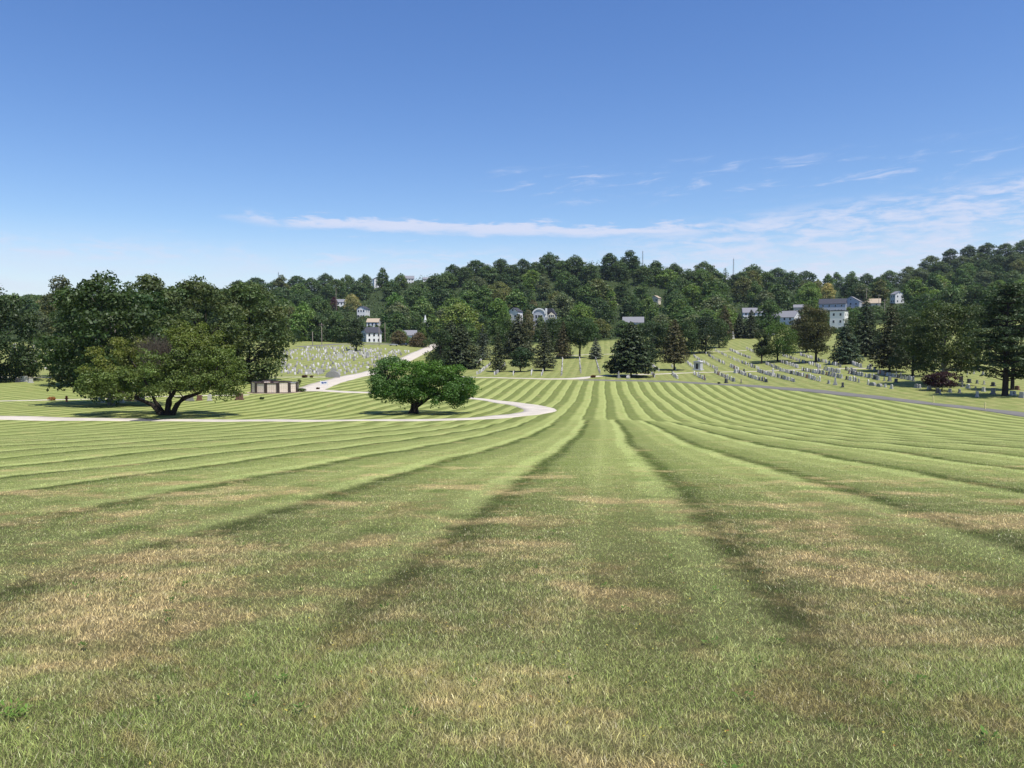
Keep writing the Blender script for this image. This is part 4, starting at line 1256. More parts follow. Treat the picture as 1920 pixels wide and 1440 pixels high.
# single stones round the plum and the pine
GS = "graves under the purple plum and the pine"
SING = [(1832, 744, 'block', 'pale grey', 'lone pale block stone nearest the grey road under the pine'), (1815, 728, 'wide', 'white', 'white broad stone at the plum edge'), (1829, 732, 'round', 'grey', 'grey rounded stone in the dappled light below the plum'),
        (1844, 734, 'slab', 'white', 'white slab between two grey stones by the pine'), (1862, 739, 'block', 'grey', 'big grey block stone at the foot of the pine trunk'), (1862, 724, 'wide', 'dark', 'dark broad stone behind the pine shadow'), (1845, 721, 'slab', 'white', 'pair-mate white slab sunlit behind the pine shade'),
        (1832, 719, 'slab', 'grey', 'grey slab at the sunlit edge above the pine shade'), (1817, 718, 'block', 'dark', 'dark squat stone at the plum crown edge'), (1802, 716.5, 'block', 'dark', 'large dark stone touching the plum crown'), (1804, 726, 'cross', 'grey', 'grey bench-like stone by the plum shade'),
        (1781, 736, 'slab', 'grey', 'grey slab shaded below the plum'), (1799, 736.5, 'wide', 'grey', 'broad grey stone in the plum shade centre'), (1896, 741, 'slab', 'white', 'bright slab sunlit past the pine trunk'), (1901, 741, 'slab', 'white', 'second bright slab touching its twin past the pine trunk'),
        (1917, 746, 'block', 'pale grey', 'pale block at the edge of the view past the pine'), (1907, 731, 'wide', 'reddish', 'reddish stone behind the pine trunk pair'), (1740, 730, 'round', 'white', 'small white stone just outside the plum crown'), (1744, 730, 'round', 'pale grey', 'small pale stone beside the white one outside the plum crown'), (1725, 728, 'wide', 'pale grey', 'pale broad stone on the sunny edge of the long shade'),
        (1718, 727.5, 'wide', 'grey', 'grey broad stone in the long shade before the plum'), (1758, 737, 'block', 'dark', 'dark block among flowers under the plum trunk'), (1763, 739, 'round', 'grey', 'grey stone under the plum trunk'), (1660, 726, 'slab', 'white', 'white slab beside the rounded boulder stone'),
        (1671.5, 729, 'round', 'white', 'bright white rounded stone closest to the grey road'), (1649, 725, 'low', 'grey', 'wide low grey mound-shaped monument in the long shade'), (1636, 723, 'low', 'grey', 'low grey monument at the start of the long shade'), (1628, 721, 'gothic', 'white', 'thin white pointed stone before the long shade'),
        (1668, 715, 'block', 'grey', 'tall grey block half in the long shade'), (1658, 714, 'slab', 'grey', 'grey slab leaning into the long shade'), (1680, 717, 'slab', 'dark', 'dark slab inside the long shade'), (1553, 719.5, 'slab', 'grey', 'small grey slab alone below the olive maple rows'), (1555.5, 719.5, 'slab', 'white', 'small white slab paired below the olive maple rows'),
        (1566, 722, 'obelisk', 'pale grey', 'thin pale obelisk standing alone near the grey road'), (1580, 726, 'block', 'dark', 'nearly black block stone alone near the grey road'), (1361.5, 718, 'block', 'dark', 'dark block stone ending its row by the grey road'), (1389.5, 718.5, 'block', 'dark', 'dark block stone standing by itself by the grey road'),
        (1379, 699.5, 'block', 'white', 'tall white monument right on the cream path'), (1395, 698, 'wide', 'dark', 'dark broad stone behind the tall white monument'), (1632, 691, 'block', 'white', 'large white monument where the cream path meets the trees'), (1437, 716.7, 'slab', 'dark', 'dark slab at the low end of the white monument row'),
        (1826, 701, 'slab', 'white', 'white slab on the sunlit bank beyond the plum'), (1811, 694, 'gothic', 'white', 'white stone highest on the sunlit bank beyond the plum'), (1812, 698, 'gothic', 'white', 'white stone midway on the sunlit bank beyond the plum'), (1814, 702, 'slab', 'pale grey', 'pale stone lowest on the sunlit bank beyond the plum'), (1843, 703, 'slab', 'pale grey', 'pale slab under the pine boughs on the sunlit bank'),
        (1225, 705.5, 'low', 'dark', 'low dark stone slab beside the cream path'), (1178, 709.5, 'low', 'pale grey', 'pale low rounded monument beside the big roadside spruce'), (1160, 709, 'obelisk', 'grey', 'grey post-like stone beside the pale low monument')]
for px, py, kind, tone, lab in SING:
    one_stone(gpt(px, py), kind, tone, math.radians(srng.uniform(55, 110)), lab, GS if px > 1600 else GB, srng.uniform(.95, 1.15) * (1.2 if 'tall' in lab or 'large' in lab or 'big' in lab else 1))
# stones on the lawn behind the crab apple and along the foot of the far graves
GL = "stones along the thin path behind the crab apple"
for px, py, kind, tone, lab in [(190, 755, 'slab', 'pale grey', 'pale slab just before the thick grey oak trunk'), (227, 755, 'slab', 'white', 'white slab just past the thick grey oak trunk'), (243, 752, 'slab', 'reddish', 'red-brown slab behind the crab apple stems'), (257, 752, 'slab', 'dark', 'dark slab behind the crab apple stems'),
                                (265, 753, 'wide', 'grey', 'broad grey stone behind the leaning crab apple stem'), (356, 752, 'wide', 'grey', 'broad grey stone seen past the crab apple stems'), (374, 751, 'slab', 'reddish', 'dark red slab under the crab apple boughs'), (393, 751.5, 'gothic', 'white', 'pale pointed stone under the crab apple boughs'), (449, 750, 'block', 'reddish', 'red-brown block by the crab apple outer boughs')]:
    one_stone(gpt(px, py), kind, tone, srng.uniform(-.1, .1), lab, GL, 1.2)
GF = "larger stones at the foot of the far graves"
for px, py, kind, tone, lab, s in [(578, 702, 'wide', 'white', 'bright white broad stone at the foot of the far graves', 1.9), (600, 700.5, 'wide', 'pale grey', 'pale grey broad stone at the foot of the far graves', 1.8), (625.5, 701, 'block', 'pale grey', 'upright pale stone above the grey box tomb', 1.7), (635.5, 703, 'gothic', 'white', 'narrow white stone beside the grey box tomb', 1.6),
                                   (624, 707.5, 'low', 'grey', 'grey box tomb at the foot of the far graves', 2.4), (45, 716, 'block', 'white', 'white block stone under the small round tree', 1.4), (58, 718, 'slab', 'white', 'white slab in front of the small round tree', 1.3), (33, 717, 'slab', 'dark', 'dark slab under the dark cut-off tree', 1.3), (688, 668.5, 'wide', 'white', 'bright white double stone at the lone dark tree', 2.2),
                                   (657, 664, 'wide', 'white', 'white broad stone in the shade of the lone dark tree', 1.9), (637.5, 671.5, 'wide', 'white', 'white broad stone on the middle bank of the far graves', 2.0), (689, 670, 'gothic', 'pale grey', 'tall pale stone on the middle bank of the far graves', 2.2)]:
    one_stone(gpt(px, py), kind, tone, srng.uniform(-.15, .15), lab, GF, s)
STONES.sort(key=lambda q: (q[5] in (GA, GB, GC)) * 10 - q[6] / q[0][1])
for q in STONES[:296]:
    make_stone(*q)
EXTRA = [(q[0], TONE[q[2]][0], q[3]) for q in STONES[296:]]



# the far graveyard: several hundred tiny stones, one object
def far_stones():
    rng = np.random.default_rng(3)
    V = []; Q = []; T = []
    c = 0
    tops = []
    A, B = gpt(540, 700), gpt(700, 652)
    for line in range(34):
        # rows step away up the slope; each row runs along the mowing direction
        X0 = -112 + line * 3.3
        for j in range(60):
            Y = 214 + j * 2.45 + rng.normal(0, 0.35)
            X = X0 + 0.16 * (Y - 214) + rng.normal(0, 0.25)
            px, py = proj(X, Y, gz(X, Y))
            road = np.interp(py, [650, 660, 673, 688, 700, 705], [800, 778, 750, 715, 676, 650])
            if not (528 < px < road - 10 and 651 < py < 703): continue
            if 677 < py < 681: continue            # the grass lane between the two banks
            if rng.random() < 0.38: continue
            tops.append((X, Y, None, 0.1))
    for j in range(90):
        px, py = rng.uniform(14, 120), rng.choice([648, 653, 658, 664, 670, 676, 683, 690]) + rng.normal(0, .7)
        p = gpt(px, py); tops.append((p.x, p.y, None, 0.1))
    for p, tone, rz in EXTRA: tops.append((p[0], p[1], tone, rz))
    for X, Y, tone, rz in tops:
        w, h, t = rng.uniform(.20, .42), rng.uniform(.60, 1.0), rng.uniform(.09, .15)
        if tone: w, h, t = rng.uniform(.34, .5), rng.uniform(.95, 1.2), rng.uniform(.10, .14)
        a = rng.normal(rz, 0.12)
        ca, sa = math.cos(a), math.sin(a); z = gz(X, Y)
        k = len(V)
        for zz, q in ((-.2, 1.0), (h, 0.92)):
            for dx, dy in ((-w, -t), (w, -t), (w, t), (-w, t)):
                V.append((X + (dx * ca - dy * sa) * q, Y + (dx * sa + dy * ca) * q, z + zz))
        for f in ((4, 5, 6, 7), (0, 1, 5, 4), (1, 2, 6, 5), (2, 3, 7, 6), (3, 0, 4, 7)):
            Q.append([k + i for i in f])
        g = rng.choice([0.5, 0.4, 0.32, 0.24, 0.15], p=[.12, .22, .28, .22, .16])
        g = tone or g
        T += [(g, g * 0.97, g * 0.92)] * 8
    m, g, out = new_mat("far_gravestone")
    b = g.node('ShaderNodeBsdfPrincipled'); b.inputs['Roughness'].default_value = 0.8
    g.L.new(g.attr('tint', 'Color'), b.inputs['Base Color']); g.L.new(b.outputs[0], out.inputs[0])
    o = link("distant_headstones", mesh_np("distant_headstones", V, quads=np.array(Q), mats=[m], attrs=dict(tint=np.array(T))))
    tag(o, "hundreds of tiny pale headstones filling the far graveyard", "headstones", kind="stuff")


far_stones()


# ------------------------------------------------------------------ mausoleum, columbarium, sign and small things
GRANITE = simple_mat("pale_granite", (0.50, 0.50, 0.49), 0.7, 0.15, 6.0, 0.4)
BRONZE = simple_mat("dark_bronze", (0.035, 0.034, 0.035), 0.5, 0.2, 4.0, 0.5)


def mausoleum():
    p, k = at(1309, 694)
    s = 18 * k / 3.0
    root = empty("mausoleum", p, math.radians(-38), label="small pale granite mausoleum with a dark door among the graves", cat="mausoleum")
    root.scale = (s, s, s)
    mb = MB(); mb.box(-1.45, 1.45, -1.25, 1.25, -0.4, 0.22); mb.box(-1.3, 1.3, -1.1, 1.1, 0.22, 0.4)
    link("base", mb.mesh("base", GRANITE), root)
    mb = MB(); mb.box(-1.12, -0.45, -0.95, 0.95, 0.4, 2.45); mb.box(0.45, 1.12, -0.95, 0.95, 0.4, 2.45); mb.box(-0.45, 0.45, -0.72, 0.95, 0.4, 2.45); mb.box(-0.45, 0.45, -0.95, -0.72, 2.1, 2.45)
    link("wall", mb.mesh("wall", GRANITE), root)
    mb = MB(); mb.box(-0.42, -0.01, -0.78, -0.725, 0.4, 2.08); mb.box(0.01, 0.42, -0.78, -0.725, 0.4, 2.08)
    link("door", mb.mesh("door", BRONZE), root)
    mb = MB(); mb.box(-1.28, 1.28, -1.1, 1.1, 2.45, 2.62); mb.prism([(-1.2, 2.62), (1.2, 2.62), (1.0, 2.85), (0, 3.0), (-1.0, 2.85)], -1.02, 1.02)
    link("roof", mb.mesh("roof", GRANITE), root)


mausoleum()


def niche_mat():
    m, g, out = new_mat("cream_niche_fronts")
    tc = g.node('ShaderNodeTexCoord')
    br = g.node('ShaderNodeTexBrick'); br.offset = 0.0
    g.put(br.inputs['Vector'], g.vmul(tc.outputs['UV'], (1, 1, 1)))
    br.inputs['Scale'].default_value = 1.0; br.inputs['Brick Width'].default_value = 0.42; br.inputs['Row Height'].default_value = 0.42
    br.inputs['Mortar Size'].default_value = 0.018
    br.inputs['Color1'].default_value = (0.80, 0.69, 0.58, 1); br.inputs['Color2'].default_value = (0.74, 0.62, 0.52, 1); br.inputs['Mortar'].default_value = (0.40, 0.33, 0.28, 1)
    b = g.node('ShaderNodeBsdfPrincipled'); b.inputs['Roughness'].default_value = 0.35
    g.L.new(br.outputs[0], b.inputs['Base Color']); g.L.new(b.outputs[0], out.inputs[0])
    return m


NICHE = niche_mat()
DARKST = simple_mat("dark_brown_granite", (0.045, 0.030, 0.030), 0.4, 0.2, 6.0, 0.5)
GREYROOF = simple_mat("grey_stone_cap", (0.30, 0.30, 0.32), 0.6, 0.15, 3.0, 0.4)


def columbarium():
    c, k = at(508, 737)
    R = 40 * k                                  # half the width it has in the photograph
    c = Vector((c.x, c.y + R * 0.62, 0)); c.z = min(gz(c.x, c.y - R), gz(c.x, c.y))
    root = empty("columbarium", c, label="low ring of cream niche walls with dark brown pillars and caps on a buff pavement", cat="columbarium")
    n = 12
    H = 1.95
    for i in range(n):
        if i in (4,):
            continue                            # the way in, at the back
        a = 2 * math.pi * (i + 0.5) / n - math.pi / 2 - 0.17
        x, y = R * math.cos(a), R * 0.72 * math.sin(a)
        tx, ty = -R * math.sin(a), R * 0.72 * math.cos(a)
        yaw = math.atan2(ty, tx)
        wv = 2 * math.pi / n * math.hypot(tx, ty) * 0.5
        h = H + (0.22 if i % 3 == 1 else 0.0)
        zz = gz(c.x + x, c.y + y) - c.z
        hw = wv - 0.22
        mb = MB(); mb.box(-hw, hw, -0.34, 0.34, -0.5, h)
        me = mb.mesh("niche_wall", [NICHE])
        uv = me.uv_layers.new(name="UVMap")
        for pl in me.polygons:
            for li in pl.loop_indices:
                v = me.vertices[me.loops[li].vertex_index].co
                uv.data[li].uv = ((v.x + hw) if abs(pl.normal.y) > 0.5 else v.y, v.z)
        link("niche_wall", me, root, (x, y, zz), yaw)
        mb = MB(); mb.box(-hw - .05, hw + .05, -0.44, 0.44, h, h + 0.13)
        link("cap", mb.mesh("cap", [DARKST if i != 2 else GREYROOF]), root, (x, y, zz), yaw)
        mb = MB(); mb.box(-hw - .02, hw + .02, -0.38, 0.38, -0.45, 0.16)
        link("plinth", mb.mesh("plinth", [DARKST]), root, (x, y, zz), yaw)
        a2 = a + math.pi / n
        x, y = R * 1.01 * math.cos(a2), R * 0.725 * math.sin(a2)
        mb = MB(); mb.box(-0.30, 0.30, -0.48, 0.48, -0.5, H + 0.16)
        link("pillar", mb.mesh("pillar", [DARKST]), root, (x, y, gz(c.x + x, c.y + y) - c.z), math.atan2(R * 0.72 * math.cos(a2), -R * math.sin(a2)))
    V = []; q = []
    m = 28; rings = 5
    for r in range(rings + 1):
        for j in range(m):
            a = 2 * math.pi * j / m
            rr = (R + 1.3) * r / rings
            x, y = c.x + rr * math.cos(a), c.y + rr * 0.78 * math.sin(a)
            V.append((x, y, gz(x, y) + 0.035))
    for r in range(rings):
        for j in range(m):
            q.append((r*m + j, (r+1)*m + j, (r+1)*m + (j+1) % m, r*m + (j+1) % m))
    o = link("pavement", mesh_np("pavement", V, quads=np.array(q), mats=[PAVING]))
    tag(o, "buff pavement round the columbarium", kind="structure")


columbarium()

WHITE = simple_mat("white_paint", (0.78, 0.78, 0.76), 0.5, 0.05, 3.0, 0.4)
BLUE = simple_mat("blue_print", (0.045, 0.10, 0.32), 0.5, 0.1, 4.0, 0.4)
YELLOW = simple_mat("yellow_paint", (0.80, 0.72, 0.30), 0.6, 0.12, 4.0, 0.3)


def signboard():
    p, k = at(607.5, 727.5)
    s = 13.5 * k / 1.7
    root = empty("signboard", p, math.radians(4), label="white two-post signboard with blue printing at the road fork", cat="sign")
    root.scale = (s, s, s)
    for x in (-0.78, 0.78):
        mb = MB(); mb.box(x - .065, x + .065, -.065, .065, -.3, 1.72); link("post", mb.mesh("post", WHITE), root)
    mb = MB(); mb.box(-.712, .712, -.035, .035, 0.86, 1.66); link("board", mb.mesh("board", WHITE), root)
    mb = MB()                                    # blurred blue wording: two blocks and a badge, too small to read
    mb.box(-.58, -.16, -.045, -.037, 1.10, 1.44); mb.box(-.10, .22, -.045, -.037, 1.14, 1.40); mb.box(-.50, .05, -.045, -.037, 1.00, 1.06)
    mb.prism([(.42 + .17 * math.cos(a), 1.26 + .19 * math.sin(a)) for a in [2 * math.pi * i / 12 for i in range(12)]], -.045, -.037)
    link("printing", mb.mesh("printing", BLUE), root)


signboard()


def bush(px, py, w, h, label, color, seed, name="shrub", cat="shrub", n=700, box=False, leaf=None):
    p, k = at(px, py)
    W, H = w * k, h * k
    rng = np.random.default_rng(seed)
    C = []; R = []
    if box:
        for i in range(12):
            C.append((W * (i / 11 - .5) * .9, 0, H * .5)); R.append(H * .55)
            C.append((W * (i / 11 - .5) * .9, H * .5, H * .5)); R.append(H * .55)
    else:
        for i in range(9):
            a = rng.random() * 6.28
            C.append((math.cos(a) * W * .27, math.sin(a) * W * .27, H * rng.uniform(.35, .68))); R.append(W * .22)
    V, T = lobe_leaves(C, R, n, leaf or max(0.18, 1.6 * k), rng, 0.85)
    root = empty(name, p, label=label, cat=cat)
    mb = MB()
    for i in range(5):
        mb.tube([(0, 0, -.1), (rng.normal(0, .12 * W), rng.normal(0, .12 * W), H * .6)], [.04, .02], 5)
    link("stem", mb.mesh("stem", BARK, True), root); link("foliage", crown_mesh(V, T, LEAF), root, color=color)


bush(560.5, 735, 21, 7, "clipped green hedge block at the end of the columbarium", (0.06, 0.10, 0.03), 1, "hedge", "hedge", 1500, True)
bush(491.5, 749, 9, 5, "single round green shrub alone on the striped lawn before the columbarium", (0.045, 0.07, 0.03), 2)
bush(596, 730, 7, 3.5, "small brown-red shrub at the foot of the signboard", (0.09, 0.05, 0.03), 3)
bush(97, 751, 15, 7, "rust-orange low bush on the lawn near the thin path", (0.36, 0.17, 0.07), 4)
bush(571, 708, 11, 4, "low dark red shrub below the bright white stone", (0.09, 0.04, 0.03), 5)
bush(584, 708, 7, 4, "low brown shrub between two pale stones by the upper path", (0.10, 0.06, 0.04), 6)
bush(634, 707, 6, 5, "small dark shrub at the side of the grey box tomb", (0.07, 0.05, 0.04), 8)
bush(1112, 708, 10, 4, "low dark red shrub beside the cream path", (0.12, 0.045, 0.03), 9)
bush(562, 722, 8, 14, "thin young sapling-like shrub behind the hedge block", (0.06, 0.09, 0.04), 10, n=300)
bush(1348, 720, 5, 4, "tiny dark shrub beside a dark block stone", (0.05, 0.07, 0.03), 12)


def hydrant():
    p, k = at(125, 753)
    root = empty("hydrant", p, label="small orange hydrant on the lawn beside the thin path", cat="hydrant")
    m = simple_mat("orange_paint", (0.42, 0.13, 0.05), 0.5)
    mb = MB(); mb.tube([(0, 0, -.1), (0, 0, .12), (0, 0, .13), (0, 0, .75), (0, 0, .78), (0, 0, .92), (0, 0, 1.0)], [.24, .24, .16, .16, .21, .17, .04], 10)
    link("barrel", mb.mesh("barrel", m, True), root)
    mb = MB(); mb.tube([(-.3, 0, .55), (.3, 0, .55)], [.085, .085], 8); mb.tube([(0, -.28, .5), (0, 0, .5)], [.1, .1], 8)
    link("nozzle", mb.mesh("nozzle", m, True), root)


hydrant()
for px, py, lab, tilt in ((1750.5, 755, 'yellow marker post leaning a little, beside the plum', 0.09), (1847, 767, 'upright yellow marker post in front of the pine', 0.0)):
    p, k = at(px, py)
    mb = MB()
    h = 13 * k
    mb.tube([(0, 0, -.2), (0, 0, h - .02), (0, 0, h)], [.10, .10, .04], 10)
    o = link("marker_post", mb.mesh("marker_post", YELLOW, False), None, p)
    o.rotation_euler = (0, -tilt, 0)
    tag(o, lab, "post", "yellow posts by the grey road")


# ------------------------------------------------------------------ houses on and below the hill
WALLW = simple_mat("white_siding", (0.78, 0.77, 0.74), 0.7, 0.05, 0.8, 0.3)
WALLC = simple_mat("cream_siding", (0.70, 0.62, 0.46), 0.7, 0.06, 0.8, 0.3)
WALLB = simple_mat("blue_grey_and_shaded_white", (0.46, 0.48, 0.52), 0.7, 0.06, 0.8, 0.3)
ROOFD = simple_mat("charcoal_shingle", (0.060, 0.062, 0.075), 0.9, 0.25, 2.0, 0.2)
ROOFG = simple_mat("grey_shingle", (0.22, 0.22, 0.235), 0.9, 0.2, 2.0, 0.2)
ROOFT = simple_mat("tan_shingle", (0.42, 0.34, 0.25), 0.9, 0.2, 2.0, 0.2)
GLASS = simple_mat("window_glass", (0.025, 0.030, 0.040), 0.15, 0.1, 1.0, 0.5)
BRICK = simple_mat("chimney_brick", (0.30, 0.16, 0.11), 0.9, 0.3, 6.0, 0.2)

HOUSES = []     # (px, py top, py bottom, half width px, distance, landmark words)


def window(root, x, y, z, w, h, face):
    """face: 'f' front (-y) or 'r'/'l' side; a frame that carries a pane"""
    t = 0.06
    mb = MB()
    if face == 'f':
        mb.box(x - w/2 - .12, x + w/2 + .12, y - t, y + .02, z - h/2 - .12, z + h/2 + .12)
    else:
        s = 1 if face == 'r' else -1
        mb.box(min(x, x + s*t) - (.02 if s > 0 else 0), max(x, x + s*t) + (.02 if s < 0 else 0), y - w/2 - .12, y + w/2 + .12, z - h/2 - .12, z + h/2 + .12)
    fr = link("window", mb.mesh("window", WHITE), root)
    mb = MB()
    if face == 'f':
        mb.box(x - w/2, x + w/2, y - t - .03, y - t + .01, z - h/2, z + h/2)
    else:
        s = 1 if face == 'r' else -1
        mb.box(min(x + s*(t-.01), x + s*(t+.03)), max(x + s*(t-.01), x + s*(t+.03)), y - w/2, y + w/2, z - h/2, z + h/2)
    link("pane", mb.mesh("pane", GLASS), fr)


def house(label, px, top, wpx, d=None, H=8.5, bot=None, wall=None, roof=None, gable='front', rz=0.0, depth=None, storeys=2, nwin=3, chimney=None, mark=None, rise=None, winr=True, flat=False):
    if d is None:
        d = dist_for_top(px, top, H)
    k = d / F
    tx, _ = ray(px, 640)
    X, Y = tx * d, d
    W = wpx * k
    D = depth or min(W * 0.8, 9.0)
    z0 = min(gz(X - W/2, Y - D/2), gz(X + W/2, Y - D/2), gz(X, Y))
    zt = CAMZ + ray(px, top)[1] * d
    h = zt - z0
    wall = wall or WALLW; roof = roof or ROOFD
    rise = rise if rise is not None else (0.30 * W if gable == 'front' else 0.36 * D)
    rise = min(rise, 0.5 * h)
    e = h - rise
    root = empty("house", (X, Y, z0), math.radians(rz) - math.atan2(X, Y), label=label, cat="house", group="houses on the wooded hill")
    mb = MB()
    ow = 0.35
    if flat:
        mb.box(-W/2, W/2, -D/2, D/2, -2, h - .5)
        link("wall", mb.mesh("wall", wall), root)
        mb = MB(); mb.box(-W/2 - .25, W/2 + .25, -D/2 - .25, D/2 + .25, h - .5, h - .15); mb.box(-W/2 + .3, W/2 - .3, -D/2 + .3, D/2 - .3, h - .15, h)
        ro = link("roof", mb.mesh("roof", roof), root); e = h - .5
    elif gable == 'front':
        mb.prism([(-W/2, -2), (W/2, -2), (W/2, e), (0, h - .12), (-W/2, e)], -D/2, D/2)
        link("wall", mb.mesh("wall", wall), root)
        mb = MB(); s = rise / (W/2)
        for sg in (-1, 1):
            o = [(0, h), (sg * (W/2 + ow), e - s * ow), (sg * (W/2 + ow), e - s * ow - .22), (0, h - .22)]
            mb.prism(o if sg < 0 else o[::-1], -D/2 - ow, D/2 + ow)
        ro = link("roof", mb.mesh("roof", roof), root)
    else:
        mb.box(-W/2, W/2, -D/2, D/2, -2, e)
        for sx in (-1, 1):
            x0, x1 = (W/2 - .3, W/2) if sx > 0 else (-W/2, -W/2 + .3)
            k0 = len(mb.V)
            mb.V += [(x0, -D/2, e), (x1, -D/2, e), (x1, D/2, e), (x0, D/2, e), (x0, 0, h - .12), (x1, 0, h - .12)]
            for f in ((0, 1, 5, 4), (2, 3, 4, 5), (1, 2, 5), (3, 0, 4)): mb.Fc.append([k0 + i for i in f]); mb.M.append(0)
        link("wall", mb.mesh("wall", wall), root)
        mb = MB(); s = rise / (D/2)
        for sg in (-1, 1):
            y = sg * (D/2 + ow); z = e - s * ow
            pts = [(-W/2 - ow, 0, h), (W/2 + ow, 0, h), (W/2 + ow, y, z), (-W/2 - ow, y, z)]
            lo = [(a, b, c - .22) for a, b, c in pts]
            mb.face(pts if sg < 0 else pts[::-1]); mb.face(lo[::-1] if sg < 0 else lo)
            for i, j in ((1, 2), (2, 3), (3, 0)): mb.face([pts[i], pts[j], lo[j], lo[i]])
        ro = link("roof", mb.mesh("roof", roof), root)
    if chimney is not None:
        mb = MB(); mb.box(chimney * W - .4, chimney * W + .4, -.4, .4, h - rise * .9, h + 1.0)
        link("chimney", mb.mesh("chimney", WALLW if wall is WALLW else BRICK), ro)
    sh = max(e / storeys, 2.4)
    for st in range(storeys):
        z = e - sh * (st + .5)
        for i in range(nwin):
            window(root, W * ((i + .5) / nwin - .5) * .92, -D/2, z, min(1.0, W / nwin * .5), min(1.45, sh * .55), 'f')
        if winr:
            for sx in ('l', 'r'):
                for i in range(2):
                    window(root, (W/2 if sx == 'r' else -W/2), D * ((i + .5) / 2 - .5) * .9, z, .95, min(1.4, sh * .55), sx)
    if gable == 'front' and rise > 2.0:
        window(root, 0, -D/2, e + rise * .32, .8, 1.1, 'f')
    py1 = proj(X, Y, z0)[1]
    HOUSES.append((px, top, bot or py1, wpx * .5 + 3, d, mark))
    return root


house("white gabled house with a charcoal roof peeping out halfway up the hill", 682, 574, 16, H=9, bot=592, gable='front', rz=-18, depth=11, mark="the white gabled house")
house("white house under a tan roof above the roadside house", 701, 597, 22, H=8, bot=610, roof=ROOFT, gable='side', rz=-15, nwin=3, mark="the tan-roofed house")
house("white roadside house with a dark hipped porch at the foot of the hill", 696, 613, 30, d=415, bot=642, gable='side', rz=22, depth=8, nwin=3, mark="the roadside house")
house("tiny white gable showing beside the tree mass over the far graves", 563, 609, 10, H=8, bot=620, gable='front', rz=10, nwin=1, mark="the tiny white gable")
house("grey roof of a house half hidden behind the purple hill tree", 641, 561, 18, H=8, bot=571, roof=ROOFG, gable='side', mark="the grey half-hidden roof")
house("tall white house with a steep gable high on the ridge", 708, 519, 14, d=840, bot=533, gable='front', rz=15, nwin=2, mark="the ridge house")
house("white house with pale roof on the ridge, next along from the steep gable", 766, 517, 22, d=850, bot=529, roof=ROOFG, gable='side', nwin=4, mark="the long ridge house")
house("small white house on the ridge where the trees rise darker", 800, 520, 12, d=845, bot=531, roof=ROOFG, gable='side', nwin=2, mark="the small ridge house")
house("white wing of a large house with a charcoal peak, behind the spruces", 966, 577, 22, d=452, bot=614, gable='front', rz=-30, nwin=2, storeys=3, mark="the white wing with the dark peak")
house("slate-grey roof of a low house with two skylights below the wood", 1187, 594, 38, H=6.5, bot=606, roof=ROOFG, gable='side', depth=10, storeys=1, mark="the slate roof")
house("cream gabled house alone in the middle of the wooded slope", 1229, 554, 15, H=9, bot=571, wall=WALLC, roof=ROOFT, gable='front', rz=-25, nwin=2, mark="the cream gabled house")
house("long low white house with a grey roof behind two slender spruces", 1412, 577, 40, H=7, bot=592, roof=ROOFG, gable='side', rz=6, nwin=5, mark="the long low white house")
house("white house with a broad grey roof and a gable end, above the bright maple", 1472, 583, 46, H=8, bot=606, roof=ROOFG, gable='side', rz=-24, depth=11, nwin=4, mark="the broad grey-roofed house")
house("small cream house tucked under the trees above the grey-roofed one", 1496, 571, 17, H=7, bot=583, wall=WALLC, roof=ROOFG, gable='side', storeys=1, nwin=3, mark="the small cream house")
house("long blue-grey house with a dormer strip under a charcoal roof", 1560, 560, 46, H=10, bot=582, wall=WALLB, roof=ROOFD, gable='side', rz=-4, depth=10, nwin=4, mark="the blue-grey house")
house("white-gabled wing set behind the blue-grey house", 1596, 556, 30, H=11, bot=574, wall=WALLB, roof=ROOFG, gable='front', rz=-12, nwin=3, mark="the white-gabled wing")
house("house with a tan roof behind the tall pointed spruce", 1630, 560, 34, H=9, bot=574, wall=WALLC, roof=ROOFT, gable='side', nwin=3, mark="the tan roof by the spruce")
house("three-storey plain white block below the blue-grey house", 1572, 582, 26, d=440, bot=613, gable='side', flat=True, rz=-14, depth=8, storeys=3, nwin=2, mark="the three-storey white block")
house("white house with a pale slanting roof on the slope behind the wide old maple", 1680, 546, 18, H=10, bot=570, roof=ROOFG, gable='front', rz=35, nwin=2, mark="the slanting white house")
house("low white building along the street, mostly behind trees", 766, 619, 30, d=430, bot=630, roof=ROOFG, gable='side', storeys=1, nwin=4, mark="the low street building")


